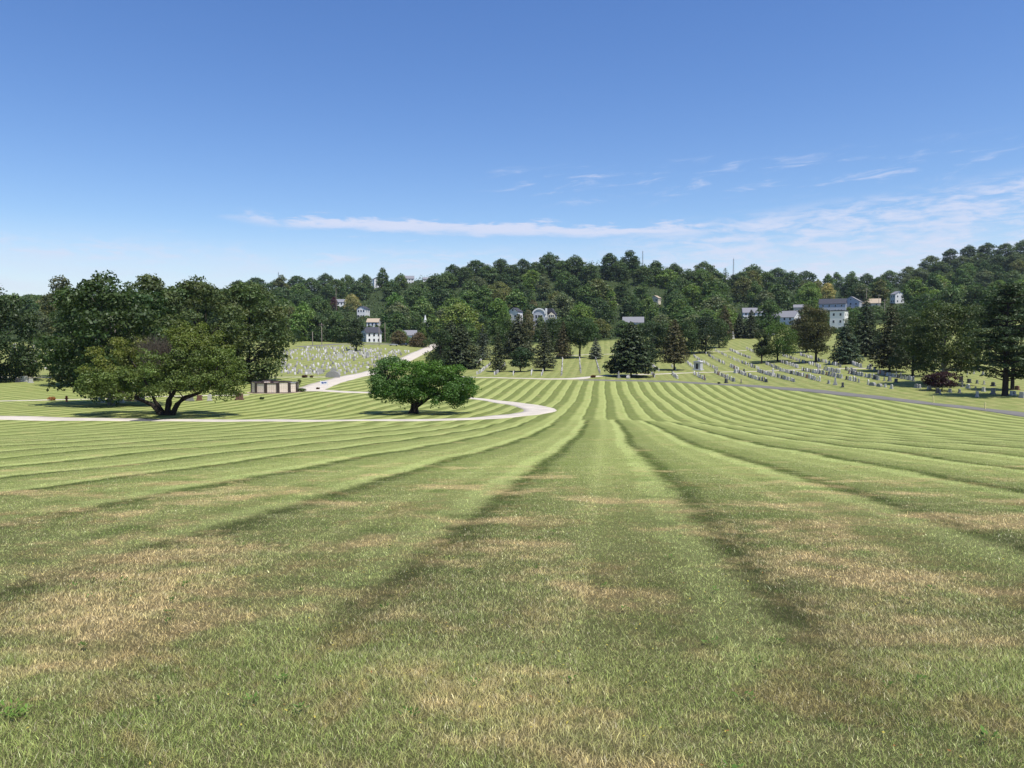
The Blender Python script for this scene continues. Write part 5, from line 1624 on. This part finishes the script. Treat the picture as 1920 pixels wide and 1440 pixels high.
def round_gable_house():
    px, top = 1018, 577
    d = 455.0; k = d / F
    tx, _ = ray(px, 640); X, Y = tx * d, d
    z0 = gz(X, Y) - 1
    h = CAMZ + ray(px, top)[1] * d - z0
    root = empty("house", (X, Y, z0), math.radians(-8) - math.atan2(X, Y), label="big white house with a round arched gable and a steep charcoal roof", cat="house", group="houses on the wooded hill")
    u = k                                       # one photo pixel in metres
    e = h - 12 * u
    mb = MB()
    cx = -5 * u; rw = 11 * u
    arch = [(cx - rw, -1), (cx + rw, -1), (cx + rw, e)] + [(cx + rw * math.cos(a), e + 9 * u * math.sin(a)) for a in [math.pi * i / 12 for i in range(1, 12)]] + [(cx - rw, e)]
    mb.prism(arch, -5.5, 3)
    mb.box(cx + rw, 24 * u, -3.6, 4.5, -1, e - 1.5 * u)
    link("wall", mb.mesh("wall", WALLB), root)  # white wall coloured blue-grey to stand in for the shade on it
    mb = MB()
    rim = [(cx + (rw + .5) * math.cos(a), e + (9 * u + .5) * math.sin(a)) for a in [math.pi * i / 14 for i in range(15)]]
    inn = [(cx + (rw - .25) * math.cos(a), e + (9 * u - .25) * math.sin(a)) for a in [math.pi * i / 14 for i in range(14, -1, -1)]]
    for i in range(14):
        mb.prism([rim[i], rim[i+1], inn[13 - i], inn[14 - i]], -5.9, -5.5)
    link("arched_trim", mb.mesh("arched_trim", WHITE), root)
    mb = MB()
    for i in range(14):
        a, b = rim[i], rim[i+1]
        mb.prism([a, b, (cx + (b[0]-cx)*.96, b[1] - .25), (cx + (a[0]-cx)*.96, a[1] - .25)], -5.48, 4.2)
    mb.prism([(cx + 4 * u, h - 3 * u), (25 * u, e - 1.5 * u), (25 * u, e - 1.9 * u), (cx + 4*u, h - 3.4 * u)][::-1], -4.2, 5)
    mb.prism([(cx + 6 * u, h - 2 * u), (17 * u, h - 1 * u), (25 * u, e - 1.2 * u), (cx + rw, e - 1.2 * u)][::-1], -3.4, 4.8)
    ro = link("roof", mb.mesh("roof", ROOFD), root)
    mb = MB(); mb.box(6 * u, 9.5 * u, -4.3, -3.45, e - 2, h - .5); link("chimney", mb.mesh("chimney", WHITE), ro)
    mb = MB(); mb.prism([(12 * u, e - 8 * u), (24 * u, e - 8 * u), (24 * u, e - 2 * u), (17.5 * u, e + 2.5 * u), (12 * u, e - 2 * u)], -5.2, -3.6); link("bay", mb.mesh("bay", WALLC), root)
    mb = MB(); mb.box(11 * u, 27 * u, -7.5, -3.7, e - 17 * u, e - 16.2 * u); link("deck", mb.mesh("deck", WHITE), root)
    for x in (12 * u, 19 * u, 26 * u):
        mb = MB(); mb.box(x - .12, x + .12, -7.4, -7.15, -3, e - 17 * u); link("deck_post", mb.mesh("deck_post", WHITE), root)
    for i in range(3):
        window(root, cx + (i - 1) * 5 * u, -5.5, e - 5 * u, 1.1, 1.8, 'f'); window(root, cx + (i - 1) * 5 * u, -5.5, e - 14 * u, 1.1, 1.6, 'f')
    for i in range(3):
        window(root, (14.5 + i * 3.4) * u, -5.2, e - 4 * u, .75, 1.3, 'f')
    HOUSES.append((1022, 576, 616, 24, d, "the round-gabled house"))


round_gable_house()


def steeple():
    d = 470.0; k = d / F
    tx, _ = ray(797.5, 640); X, Y = tx * d, d
    z0 = gz(X, Y); zt = CAMZ + ray(797.5, 590)[1] * d
    h = zt - z0
    root = empty("church_steeple", (X, Y, z0), label="slim white church spire rising among trees above the street", cat="steeple")
    mb = MB(); mb.box(-2, 2, -2, 2, -1, h * .48); link("tower", mb.mesh("tower", WALLW), root)
    mb = MB(); mb.box(-1.4, 1.4, -1.4, 1.4, h * .48, h * .64); link("belfry", mb.mesh("belfry", WALLW), root)
    mb = MB(); mb.tube([(0, 0, h * .64), (0, 0, h * .645), (0, 0, h)], [1.5, 1.25, .05], 8); link("spire", mb.mesh("spire", WHITE), root)
    HOUSES.append((797.5, 590, 612, 5, d, "the church spire"))


steeple()


# ------------------------------------------------------------------ poles, masts, cars
WOODP = simple_mat("weathered_pole", (0.22, 0.19, 0.16), 0.9, 0.2, 3.0, 0.1)
STEEL = simple_mat("mast_steel", (0.16, 0.16, 0.18), 0.6, 0.1, 3.0, 0.4)


def pole(px, top, bot, label, arm=True, group="utility poles by the street"):
    d = None
    p, k = at(px, bot)
    h = (bot - top) * k
    root = empty("utility_pole", p, math.radians(12), label=label, cat="pole", group=group)
    mb = MB(); mb.tube([(0, 0, -.5), (0, 0, h)], [.18, .13], 8); link("shaft", mb.mesh("shaft", WOODP, True), root)
    if arm:
        mb = MB(); mb.box(-1.3, 1.3, -.3, -.17, h - 1.0, h - .8)
        for x in (-1.15, -.5, .5, 1.15): mb.box(x - .06, x + .06, -.29, -.18, h - .8, h - .6)
        link("crossarm", mb.mesh("crossarm", WOODP), root)
    HOUSES.append((px, top, bot, 2.5, p.y - 2, None))


pole(586.3, 622, 648, "short pale pole at the top of the far graves by the tree mass", False)
pole(603.5, 606, 647, "tall pole with crossarm beside the short pale pole")
pole(711, 602, 648, "tall tan pole beside the roadside house")
pole(722, 605, 641, "slim pole just past the roadside house", False)


def pole_at(px, top, d, h, label):
    tx, tz = ray(px, top); X, Y = tx * d, d
    z = CAMZ + tz * d - h
    root = empty("utility_pole", (X, Y, z), math.radians(-10), label=label, cat="pole", group="utility poles on the wooded hill")
    mb = MB(); mb.tube([(0, 0, min(gz(X, Y) - z, 0) - .5), (0, 0, h)], [.19, .13], 8); link("shaft", mb.mesh("shaft", WOODP, True), root)
    mb = MB(); mb.box(-1.2, 1.2, -.3, -.17, h - 1.0, h - .8); link("crossarm", mb.mesh("crossarm", WOODP), root)
    HOUSES.append((px, top, top + h * F / d * .75, 2.5, d, None))


pole_at(1625, 541, 560, 11, "pole above the tan roof, standing clear of the trees")
pole_at(1648, 552, 520, 9, "pole between the tan roof and the slanting white house")
pole_at(1659, 561, 500, 9, "pole in front of the slanting white house")
pole_at(630, 540, 640, 11, "pole above the purple hill tree")


def mast(px, top, d, label):
    tx, tz = ray(px, top); X, Y = tx * d, d
    zb = gz(X, Y); h = CAMZ + tz * d - zb
    root = empty("radio_mast", (X, Y, zb), label=label, cat="mast", group="masts on the ridge")
    mb = MB(); R0, R1 = 0.75, 0.45
    L = []
    for i in range(3):
        a = 2 * math.pi * i / 3
        mb.tube([(R0 * math.cos(a), R0 * math.sin(a), -1), (R1 * math.cos(a), R1 * math.sin(a), h)], [.12, .10], 5)
    link("legs", mb.mesh("legs", STEEL), root)
    mb = MB(); n = int(h / 1.6)
    for j in range(n):
        for i in range(3):
            a, b = 2 * math.pi * i / 3, 2 * math.pi * (i + 1) / 3
            r1 = R0 + (R1 - R0) * j / n; r2 = R0 + (R1 - R0) * (j + 1) / n
            mb.tube([(r1 * math.cos(a), r1 * math.sin(a), h * j / n), (r2 * math.cos(b), r2 * math.sin(b), h * (j + 1) / n)], [.06, .06], 3, cap=False)
    link("bracing", mb.mesh("bracing", STEEL), root)
    mb = MB(); mb.tube([(0, 0, h), (0, 0, h + 1.5)], [.08, .04], 5); link("aerial", mb.mesh("aerial", STEEL), root)


mast(522, 511, 860, "thin mast on the low ridge over the tree mass")
mast(1205, 471, 815, "thin dark mast on the ridge top beside the tallest crown")
mast(1375.5, 485, 830, "thin mast on the ridge over the long low white house")

TYRE = simple_mat("tyre", (0.02, 0.02, 0.02), 0.9)


def car(px, py, rz, col, label):
    p, k = at(px, py)
    m = simple_mat("car_paint", col, 0.25, 0.05, 2.0, 0.6)
    root = empty("parked_car", p, math.radians(rz), label=label, cat="car", group="cars parked along the street")
    mb = MB()
    mb.prism([(-2.2, .35), (2.2, .35), (2.25, .62), (2.1, .86), (1.1, .98), (-1.75, 1.0), (-2.2, .9)], -.88, .88)
    link("body", mb.mesh("body", m), root)
    mb = MB(); mb.prism([(-1.5, 1.0), (1.05, .98), (.45, 1.38), (-.95, 1.42)], -.78, .78); link("windows", mb.mesh("windows", GLASS), root)
    mb = MB(); mb.prism([(-1.0, 1.42), (.5, 1.38), (.42, 1.46), (-.9, 1.5)], -.76, .76); link("roof", mb.mesh("roof", m), root)
    for x in (-1.4, 1.4):
        for y in (-.86, .86):
            mb = MB(); mb.tube([(x, y - .1, .34), (x, y + .1, .34)], [.34, .34], 12); mb.face([(x + .34 * math.cos(a), y - .1, .34 + .34 * math.sin(a)) for a in [math.pi * i / 6 for i in range(12)]])
            link("wheel", mb.mesh("wheel", TYRE), root)


car(738, 648.5, 10, (0.35, 0.36, 0.38), "silver car parked on the street past the roadside house")
car(757, 648.5, 170, (0.05, 0.055, 0.06), "dark car parked on the street below the low street building")
car(774, 648.5, 12, (0.40, 0.30, 0.24), "tan car parked on the street at the head of the climbing road")
car(1445, 629, 20, (0.6, 0.6, 0.6), "white car on the lane beside the long low white house")

mb = MB()
p, k = at(1374, 635)
mb.box(-.8, .8, -.8, .8, -.3, .6); mb.box(-.55, .55, -.55, .55, .6, 2.2); mb.tube([(0, 0, 2.2), (0, 0, 2.6), (0, 0, 3.3), (0, 0, 3.9), (0, 0, 4.2)], [.42, .5, .36, .26, .08], 9)
o = link("statue", mb.mesh("statue", GRANITE), None, p, .3); tag(o, "white statue on a pedestal on the grass bank, between two thin evergreens", "statue")


# ------------------------------------------------------------------ the wooded hill: every tree its own object
def hill_mesh(kind, seed):
    if kind == 'round': V, T, mb = decid(seed, 20, 21, 5200, 1.15, base=0.0, nl=64, lr=0.13, outline=([0, .25, .55, .8, 1], [.72, .95, 1, .74, .22]))
    elif kind == 'tall': V, T, mb = decid(seed, 25, 17, 5200, 1.15, base=0.02, nl=60, lr=0.15, outline=([0, .3, .6, .85, 1], [.7, 1, .95, .58, .15]))
    elif kind == 'spread': V, T, mb = decid(seed, 18, 25, 5400, 1.2, base=0.0, nl=72, lr=0.115, outline=([0, .25, .6, .85, 1], [.8, 1, .92, .6, .25]))
    else: V, T, mb = spruce(seed, 21, 11, 1.0, whorls=18, per=8, dens=14, power=0.75)
    tm = mb.mesh("tmp", BARK)
    n1 = len(V)
    tv = np.array([v.co[:] for v in tm.vertices]); q = []; t = []
    for f in tm.polygons:
        ix = list(f.vertices)
        if len(ix) == 4: q.append(ix)
        else:
            for i in range(1, len(ix) - 1): t.append((ix[0], ix[i], ix[i+1]))
    bpy.data.meshes.remove(tm)
    nq = n1 // 4
    Q = np.vstack([np.arange(n1).reshape(-1, 4), np.array(q) + n1])
    qm = np.concatenate([np.zeros(nq, int), np.ones(len(q), int)])
    return mesh_np("hill_tree", np.vstack([V, tv]), quads=Q, tris=np.array(t) + n1, mats=[LEAF, BARK], qmat=qm, tmat=1,
                   attrs=dict(tint=np.vstack([T, np.ones((len(tv), 3))])))


HM = {'round': [hill_mesh('round', 200 + i) for i in range(5)], 'tall': [hill_mesh('tall', 220 + i) for i in range(4)],
      'spread': [hill_mesh('spread', 240 + i) for i in range(4)], 'conifer': [hill_mesh('conifer', 260 + i) for i in range(3)]}
HSIZE = {'round': (20, 21), 'tall': (25, 17), 'spread': (18, 25), 'conifer': (21, 11)}
KW = {'round': 'round', 'tall': 'tall', 'spread': 'wide', 'conifer': 'pointed'}
TONES = [('dark green', (0.034, 0.062, 0.026), 4), ('deep green', (0.042, 0.074, 0.028), 5), ('mid green', (0.054, 0.094, 0.030), 4), ('fresh green', (0.078, 0.128, 0.034), 2.2), ('olive', (0.078, 0.092, 0.036), 1.6), ('grey-green', (0.070, 0.092, 0.052), 1.6)]
hr = random.Random(21)
HT = []
SPECIAL = [  # px, top row, width px, shape, tone words, colour, height m
    (627, 556, 17, 'round', 'purple-leaved', (0.045, 0.016, 0.024), 12), (661, 550, 36, 'spread', 'cream-blossomed', (0.20, 0.20, 0.10), 15), (1550, 529, 32, 'round', 'golden-blossomed', (0.21, 0.20, 0.085), 17), (1532, 523, 24, 'round', 'pale gold-tipped', (0.13, 0.14, 0.06), 18),
    (1180, 467, 42, 'tall', 'deep green', (0.032, 0.060, 0.026), 27), (1142, 472, 40, 'tall', 'dark green', (0.034, 0.062, 0.028), 26), (1030, 473, 52, 'round', 'dark green', (0.034, 0.060, 0.026), 24), (1078, 478, 56, 'round', 'deep green', (0.038, 0.066, 0.028), 23), (980, 484, 40, 'round', 'dark green', (0.034, 0.060, 0.028), 22),
    (940, 484, 46, 'round', 'dark green', (0.032, 0.058, 0.026), 22), (893, 487, 60, 'spread', 'dark green', (0.033, 0.060, 0.026), 22), (850, 495, 46, 'round', 'dark green', (0.032, 0.058, 0.026), 22), (718, 500, 26, 'tall', 'mid green', (0.046, 0.076, 0.032), 24), (753, 512, 32, 'round', 'fresh green', (0.060, 0.096, 0.034), 17), (686, 513, 34, 'round', 'deep green', (0.042, 0.070, 0.032), 20),
    (653, 514, 36, 'round', 'mid green', (0.050, 0.082, 0.034), 20), (612, 508, 40, 'round', 'dark green', (0.040, 0.068, 0.032), 21), (558, 507, 50, 'spread', 'deep green', (0.042, 0.072, 0.032), 20), (483, 513, 50, 'spread', 'dark green', (0.038, 0.066, 0.032), 20), (450, 524, 44, 'round', 'deep green', (0.042, 0.070, 0.034), 20),
    (1228, 487, 40, 'tall', 'deep green', (0.044, 0.076, 0.032), 23), (1262, 493, 44, 'round', 'mid green', (0.050, 0.082, 0.034), 21), (1318, 489, 50, 'round', 'grey-green', (0.056, 0.084, 0.042), 22), (1358, 500, 30, 'conifer', 'deep green', (0.040, 0.068, 0.032), 22), (1410, 495, 50, 'round', 'mid green', (0.050, 0.084, 0.034), 22), (1456, 496, 46, 'round', 'deep green', (0.044, 0.076, 0.034), 22),
    (1508, 496, 52, 'round', 'dark green', (0.038, 0.066, 0.032), 22), (1566, 498, 30, 'tall', 'fresh green', (0.056, 0.098, 0.036), 24), (1594, 491, 32, 'tall', 'fresh green', (0.060, 0.104, 0.038), 25), (1622, 504, 34, 'round', 'deep green', (0.044, 0.076, 0.034), 22),
    (1665, 507, 42, 'round', 'mid green', (0.056, 0.088, 0.040), 20), (1700, 500, 40, 'spread', 'grey-green', (0.064, 0.092, 0.048), 20), (1740, 480, 44, 'round', 'grey-green', (0.066, 0.094, 0.046), 20), (1778, 460, 38, 'round', 'dark green', (0.034, 0.058, 0.030), 20), (1812, 456, 36, 'round', 'dark green', (0.034, 0.058, 0.030), 20), (1846, 453, 40, 'round', 'deep green', (0.040, 0.066, 0.032), 20), (1880, 456, 40, 'round', 'mid green', (0.050, 0.078, 0.036), 18), (1915, 447, 44, 'round', 'mid green', (0.050, 0.080, 0.036), 20), (1960, 445, 60, 'spread', 'deep green', (0.04, 0.07, 0.03), 20),
    (1120, 520, 74, 'round', 'olive-green', (0.070, 0.092, 0.040), 27), (862, 568, 100, 'spread', 'yellow-green willowy', (0.088, 0.122, 0.036), 22), (742, 548, 56, 'round', 'bright green', (0.060, 0.118, 0.032), 24), (792, 556, 52, 'round', 'fresh green', (0.070, 0.112, 0.042), 22), (934, 556, 48, 'tall', 'fresh green', (0.066, 0.120, 0.030), 24), (652, 566, 30, 'conifer', 'deep green', (0.040, 0.060, 0.030), 18), (632, 585, 46, 'round', 'deep green', (0.045, 0.078, 0.032), 16),
    (570, 572, 60, 'round', 'fresh green', (0.070, 0.120, 0.036), 20), (600, 590, 50, 'round', 'dark green', (0.040, 0.066, 0.032), 15), (640, 606, 56, 'spread', 'dark green', (0.042, 0.068, 0.030), 12), (747, 618, 34, 'round', 'russet', (0.070, 0.062, 0.036), 8), (785, 622, 40, 'spread', 'russet', (0.068, 0.056, 0.036), 8),
    (1010, 612, 40, 'round', 'fresh green', (0.075, 0.110, 0.050), 8), (1000, 560, 34, 'tall', 'tawny', (0.080, 0.080, 0.045), 20), (1500, 600, 26, 'round', 'russet', (0.05, 0.045, 0.035), 8), (1290, 575, 60, 'round', 'mid green', (0.050, 0.088, 0.034), 16), (1265, 545, 60, 'round', 'deep green', (0.044, 0.078, 0.032), 20), (1340, 545, 64, 'round', 'mid green', (0.054, 0.094, 0.034), 22), (1440, 560, 54, 'round', 'mid green', (0.052, 0.090, 0.034), 20),
]


SPECIAL += [(x, t, 46, 'round', tn, c, 19) for x, t, tn, c in [(818, 513, 'deep green', (0.042, 0.072, 0.030)), (838, 508, 'mid green', (0.050, 0.084, 0.033)), (1106, 494, 'deep green', (0.042, 0.072, 0.030)), (1205, 497, 'mid green', (0.052, 0.086, 0.034)), (1290, 504, 'deep green', (0.044, 0.074, 0.031)), (790, 528, 'mid green', (0.050, 0.084, 0.033)), (735, 524, 'deep green', (0.042, 0.072, 0.030)), (585, 520, 'mid green', (0.050, 0.084, 0.034)), (520, 524, 'deep green', (0.044, 0.074, 0.032)), (632, 522, 'mid green', (0.050, 0.082, 0.034)), (672, 526, 'deep green', (0.044, 0.074, 0.032)),
            (960, 496, 'deep green', (0.042, 0.070, 0.030)), (1005, 490, 'deep green', (0.040, 0.068, 0.030)), (915, 496, 'mid green', (0.048, 0.080, 0.032)), (870, 500, 'deep green', (0.042, 0.070, 0.030)), (1054, 488, 'mid green', (0.048, 0.080, 0.032)), (1160, 488, 'deep green', (0.042, 0.070, 0.030)), (1340, 506, 'mid green', (0.050, 0.084, 0.034)), (1388, 508, 'deep green', (0.044, 0.074, 0.032)), (1434, 508, 'mid green', (0.050, 0.084, 0.034)), (1482, 508, 'deep green', (0.044, 0.074, 0.032)),
            (1168, 526, 'deep green', (0.044, 0.074, 0.031)), (1204, 530, 'mid green', (0.052, 0.088, 0.034)), (1182, 548, 'deep green', (0.042, 0.072, 0.030)), (1215, 555, 'fresh green', (0.064, 0.106, 0.034)), (1720, 502, 'grey-green', (0.062, 0.088, 0.046)), (1760, 490, 'mid green', (0.054, 0.084, 0.038)), (1800, 480, 'grey-green', (0.062, 0.088, 0.046)), (1832, 474, 'mid green', (0.052, 0.082, 0.038)), (1866, 478, 'deep green', (0.044, 0.072, 0.034)), (1900, 474, 'grey-green', (0.060, 0.086, 0.044)), (1780, 510, 'fresh green', (0.070, 0.104, 0.044)), (1840, 505, 'grey-green', (0.064, 0.090, 0.048)), (1895, 506, 'mid green', (0.054, 0.086, 0.038))]]


def add_hill_tree(px, d, H, W, shape, tone, col, special=False):
    tx, _ = ray(px, 640)
    X, Y = tx * d, d
    z = gz(X, Y)
    HT.append(dict(px=px, d=d, H=H, W=W, shape=shape, tone=tone, col=col, X=X, Y=Y, z=z, top=proj(X, Y, z + H)[1], bot=proj(X, Y, z)[1], wpx=W * F / d))


for px, top, wpx, shape, tone, col, H in SPECIAL:
    d = dist_for_top(px, top, H, 400, 960)
    add_hill_tree(px, d, H, wpx * d / F, shape, tone, col, True)
nspec = len(HT)


def covers(px, top, wpx, d, bot):
    """would this crown hide a house that shows in the photograph?"""
    for hx, ht, hb, hw, hd, mk in HOUSES:
        if d < hd and abs(px - hx) < hw + wpx * .42 and top < hb - 1 and bot > ht: return True
    return False


def hidden(px, top, wpx):
    for q, qt, qw, qd, qb in TREES:
        if abs(px - q) + wpx * .5 < qw * .40 and top > qt + (qb - qt) * 0.2: return True
    return False


rows_d = [436, 464, 498, 540, 592, 652, 722, 800]
for ri, d0 in enumerate(rows_d):
    step = 51
    x = -70 + hr.uniform(0, step)
    while x < 2000:
        px = x + hr.uniform(-8, 8); x += step * hr.uniform(.8, 1.2)
        d = d0 * hr.uniform(.975, 1.025)
        if 1120 < px < 1990 and d < 470 and px > 1240: d += 25
        if px > 1660: d *= 1.04
        shape = hr.choices(['round', 'tall', 'spread', 'conifer'], [5, 2.5, 3, .7 if d < 640 else .25])[0]
        tn = hr.choices(TONES, [q[2] for q in TONES])[0]
        H0, W0 = HSIZE[shape]
        s = hr.uniform(.85, 1.2)
        if d < 480: s *= .72
        if px > 1660 and d > 600: s *= 0.85
        H, W = H0 * s, W0 * s * hr.uniform(.92, 1.12)
        tx, _ = ray(px, 640)
        z = gz(tx * d, d); top = proj(tx * d, d, z + H)[1]; bot = proj(tx * d, d, z)[1]; wpx = W * F / d
        # keep the skyline the photograph has
        sky = np.interp(px, [0, 300, 440, 480, 560, 612, 660, 690, 718, 760, 800, 840, 890, 940, 1000, 1030, 1080, 1120, 1150, 1180, 1215, 1250, 1320, 1370, 1420, 1500, 1540, 1590, 1625, 1650, 1700, 1740, 1775, 1850, 1930], [548, 535, 528, 516, 510, 512, 517, 515, 506, 518, 522, 502, 490, 488, 486, 478, 482, 492, 480, 474, 492, 502, 496, 508, 500, 500, 508, 498, 510, 514, 506, 488, 466, 458, 450])
        if top < sky + 2:
            dz = (sky + 3 + hr.uniform(0, 5) - top) * d / F
            f = max(1 - dz / H, .45)
            if 1 - dz / H < .45: continue
            H *= f; W *= max(f, .7); top = proj(tx * d, d, z + H)[1]; wpx = W * F / d
        if covers(px, top, wpx, d, bot): continue
        if hidden(px, top, wpx): continue
        # skip what stands on top of a specially placed one
        if any(abs(px - t['px']) < (wpx + t['wpx']) * .22 and abs(top - t['top']) < 9 for t in HT[:nspec]): continue
        add_hill_tree(px, d, H, W, shape, tn[0], tn[1])
FRONT = [(1014, 446, 589, 26, 'tall', 'silvery green', (0.075, 0.105, 0.055)), (991, 446, 580, 30, 'tall', 'tawny', (0.080, 0.080, 0.045)), (947, 446, 570, 34, 'round', 'fresh green', (0.064, 0.115, 0.030)), (1048, 446, 600, 30, 'round', 'dark green', (0.036, 0.062, 0.028)), (972, 446, 606, 26, 'conifer', 'dark green', (0.036, 0.058, 0.028)), (1030, 446, 606, 24, 'round', 'deep green', (0.045, 0.080, 0.032)),
         (796, 460, 603, 22, 'round', 'mid green', (0.052, 0.092, 0.034)), (812, 462, 590, 40, 'round', 'fresh green', (0.062, 0.108, 0.034)), (780, 462, 585, 40, 'round', 'deep green', (0.046, 0.082, 0.032)), (720, 424, 606, 24, 'round', 'mid green', (0.055, 0.095, 0.036)), (668, 424, 618, 30, 'round', 'deep green', (0.046, 0.080, 0.034)), (750, 424, 616, 40, 'spread', 'fresh green', (0.064, 0.110, 0.036)),
         (1540, 470, 584, 34, 'round', 'dark green', (0.04, 0.07, 0.03)), (1600, 470, 578, 40, 'round', 'mid green', (0.05, 0.088, 0.034)), (1545, 455, 600, 30, 'round', 'deep green', (0.045, 0.08, 0.032)), (1640, 500, 572, 44, 'spread', 'mid green', (0.055, 0.09, 0.038)), (1440, 480, 590, 26, 'tall', 'deep green', (0.045, 0.08, 0.032)), (1205, 462, 604, 36, 'round', 'deep green', (0.045, 0.08, 0.032)), (1168, 462, 600, 40, 'round', 'mid green', (0.052, 0.09, 0.034))]
for px, d, top, wpx, shape, tone, col in FRONT:
    tx, tz = ray(px, top)
    H = CAMZ + tz * d - gz(tx * d, d)
    if H > 2.5: add_hill_tree(px, d, H, wpx * d / F, shape, tone, col)
# shrubs and small trees that stand before each house and hide its foot
for hx, ht, hb, hw, hd, mk in list(HOUSES):
    if not mk or hd > 780: continue
    n = max(2, int(hw / 9))
    for i in range(n):
        px = hx + hw * (2 * (i + .5) / n - 1) * 1.05 + hr.uniform(-2, 2)
        d = hd - hr.uniform(9, 14)
        tx, tz = ray(px, hb + hr.uniform(-1.5, 2.5))
        H = CAMZ + tz * d - gz(tx * d, d)
        if H < 2.5: continue
        tn = hr.choice(TONES)
        add_hill_tree(px, d, H, max(hw * 2 / n * d / F * 1.25, H * .7), hr.choice(['round', 'spread', 'round']), tn[0], tn[1])
# the far side of the ridge and anything beyond three hundred would not be told apart


MARKS = [(h[0], (h[1] + h[2]) / 2, h[5]) for h in HOUSES if h[5]] + [(522, 520, "the thin mast on the low ridge"), (1205, 482, "the ridge-top mast"), (1375, 495, "the mast over the white houses"), (627, 565, "the purple hill tree"), (661, 560, "the cream-blossomed tree"), (1550, 545, "the golden tree"),
      (1884, 560, "the great dark pine's tip"), (1770, 570, "the wide old maple's top"), (1322, 600, "the black-green evergreen"), (1120, 560, "the big olive-green tree"), (862, 600, "the willowy yellow-green tree"), (475, 530, "the great rounded tree's top"), (1800, 458, "the dark hilltop clump"), (60, 560, "the pale-topped thin tree")]
byk = {}
for t in HT:
    cy = (t['top'] + min(t['bot'], t['top'] + t['wpx'])) / 2
    mk = min(MARKS, key=lambda m: math.hypot(m[0] - t['px'], (m[1] - cy) * 1.4) if math.hypot(m[0] - t['px'], m[1] - cy) > 4 else 1e9)
    dx, dy = t['px'] - mk[0], cy - mk[1]
    if abs(dy) * 1.3 > abs(dx): rel = 'above' if dy < 0 else 'below'
    else: rel = 'west of' if dx < 0 else 'east of'
    byk.setdefault((t['tone'], KW[t['shape']], rel, mk[2]), []).append((math.hypot(dx, dy), t))
for (tone, shp, rel, mk), lst in byk.items():
    lst.sort(key=lambda q: q[0])
    for i, (_, t) in enumerate(lst):
        if len(lst) > 1: t['label'] = f"{tone} {shp} hill tree, {ORD[min(i, 28)]} {rel} {mk}"
        else: t['label'] = f"{tone} {shp} hill tree {rel} {mk}"
for i, t in enumerate(HT):
    me = hr.choice(HM[t['shape']])
    H0, W0 = HSIZE[t['shape']]
    b = hr.uniform(.88, 1.14)
    o = link("hill_tree", me, None, (t['X'], t['Y'], t['z'] - 0.3), hr.uniform(0, 6.28), tuple(c * 1.65 * b for c in t['col']))
    o.scale = (t['W'] / W0, t['W'] / W0, t['H'] / H0)
    tag(o, t['label'], "tree", "trees of the wooded hill")

# undergrowth that closes the foot of the wood
def undergrowth():
    rng = np.random.default_rng(9)
    n = 70000
    px = rng.uniform(-150, 2080, n); d = 425 * (900 / 425) ** rng.random(n)
    t = (px - 960) / F
    X, Y = t * d, d
    keep = d > forest_start(t) + rng.uniform(0, 8, n)
    X, Y = X[keep], Y[keep]; n = len(X)
    h = 0.3 + rng.random(n) ** 1.5 * np.clip((Y - 440) / 30, .3, 1) * (4.0 + 4.0 * (0.5 + 0.5 * np.sin(X * .11) * np.sin(Y * .13)))
    zt = terrain(X, Y)
    ok = np.ones(n, bool)
    for hx, ht, hb, hw, hd, mk in HOUSES:
        qx, qy = proj(X, Y, zt + h)
        ok &= ~((np.abs(qx - hx) < hw + 3) & (qy < hb) & (Y < hd + 4))
    X, Y, h = X[ok], Y[ok], h[ok]; n = len(X)
    P = np.stack([X, Y, terrain(X, Y) + h], 1)
    N = unit(rng.normal(0, .6, (n, 3)) + np.array([0, -.2, .7]))
    V = leaves(P, N, rng.uniform(1.0, 2.2, n), rng)
    T = np.repeat(tints(n, np.ones((n, 3)), rng, .22), 4, axis=0)
    o = link("undergrowth", crown_mesh(V, T, LEAF), color=(0.052, 0.086, 0.034))
    tag(o, "dark scrub between the trunks of the wooded hill", "undergrowth", kind="stuff")


undergrowth()


# ------------------------------------------------------------------ the air between here and the hill
def haze():
    m = bpy.data.materials.new("thin_haze"); m.use_nodes = True
    nt = m.node_tree; nt.nodes.clear(); g = G(nt)
    out = g.node('ShaderNodeOutputMaterial')
    v = g.node('ShaderNodeVolumePrincipled')
    v.inputs['Color'].default_value = (0.80, 0.88, 1.0, 1); v.inputs['Density'].default_value = HAZE; v.inputs['Anisotropy'].default_value = 0.3
    g.L.new(v.outputs[0], out.inputs['Volume'])
    mb = MB(); mb.box(-4700, 4700, -4700, 4700, -75, 175)
    o = link("haze", mb.mesh("haze", m))
    tag(o, "thin blue summer haze over the valley", "haze", kind="stuff")
    m.cycles.homogeneous_volume = True if hasattr(m.cycles, 'homogeneous_volume') else None


HAZE = 0.00005
haze()
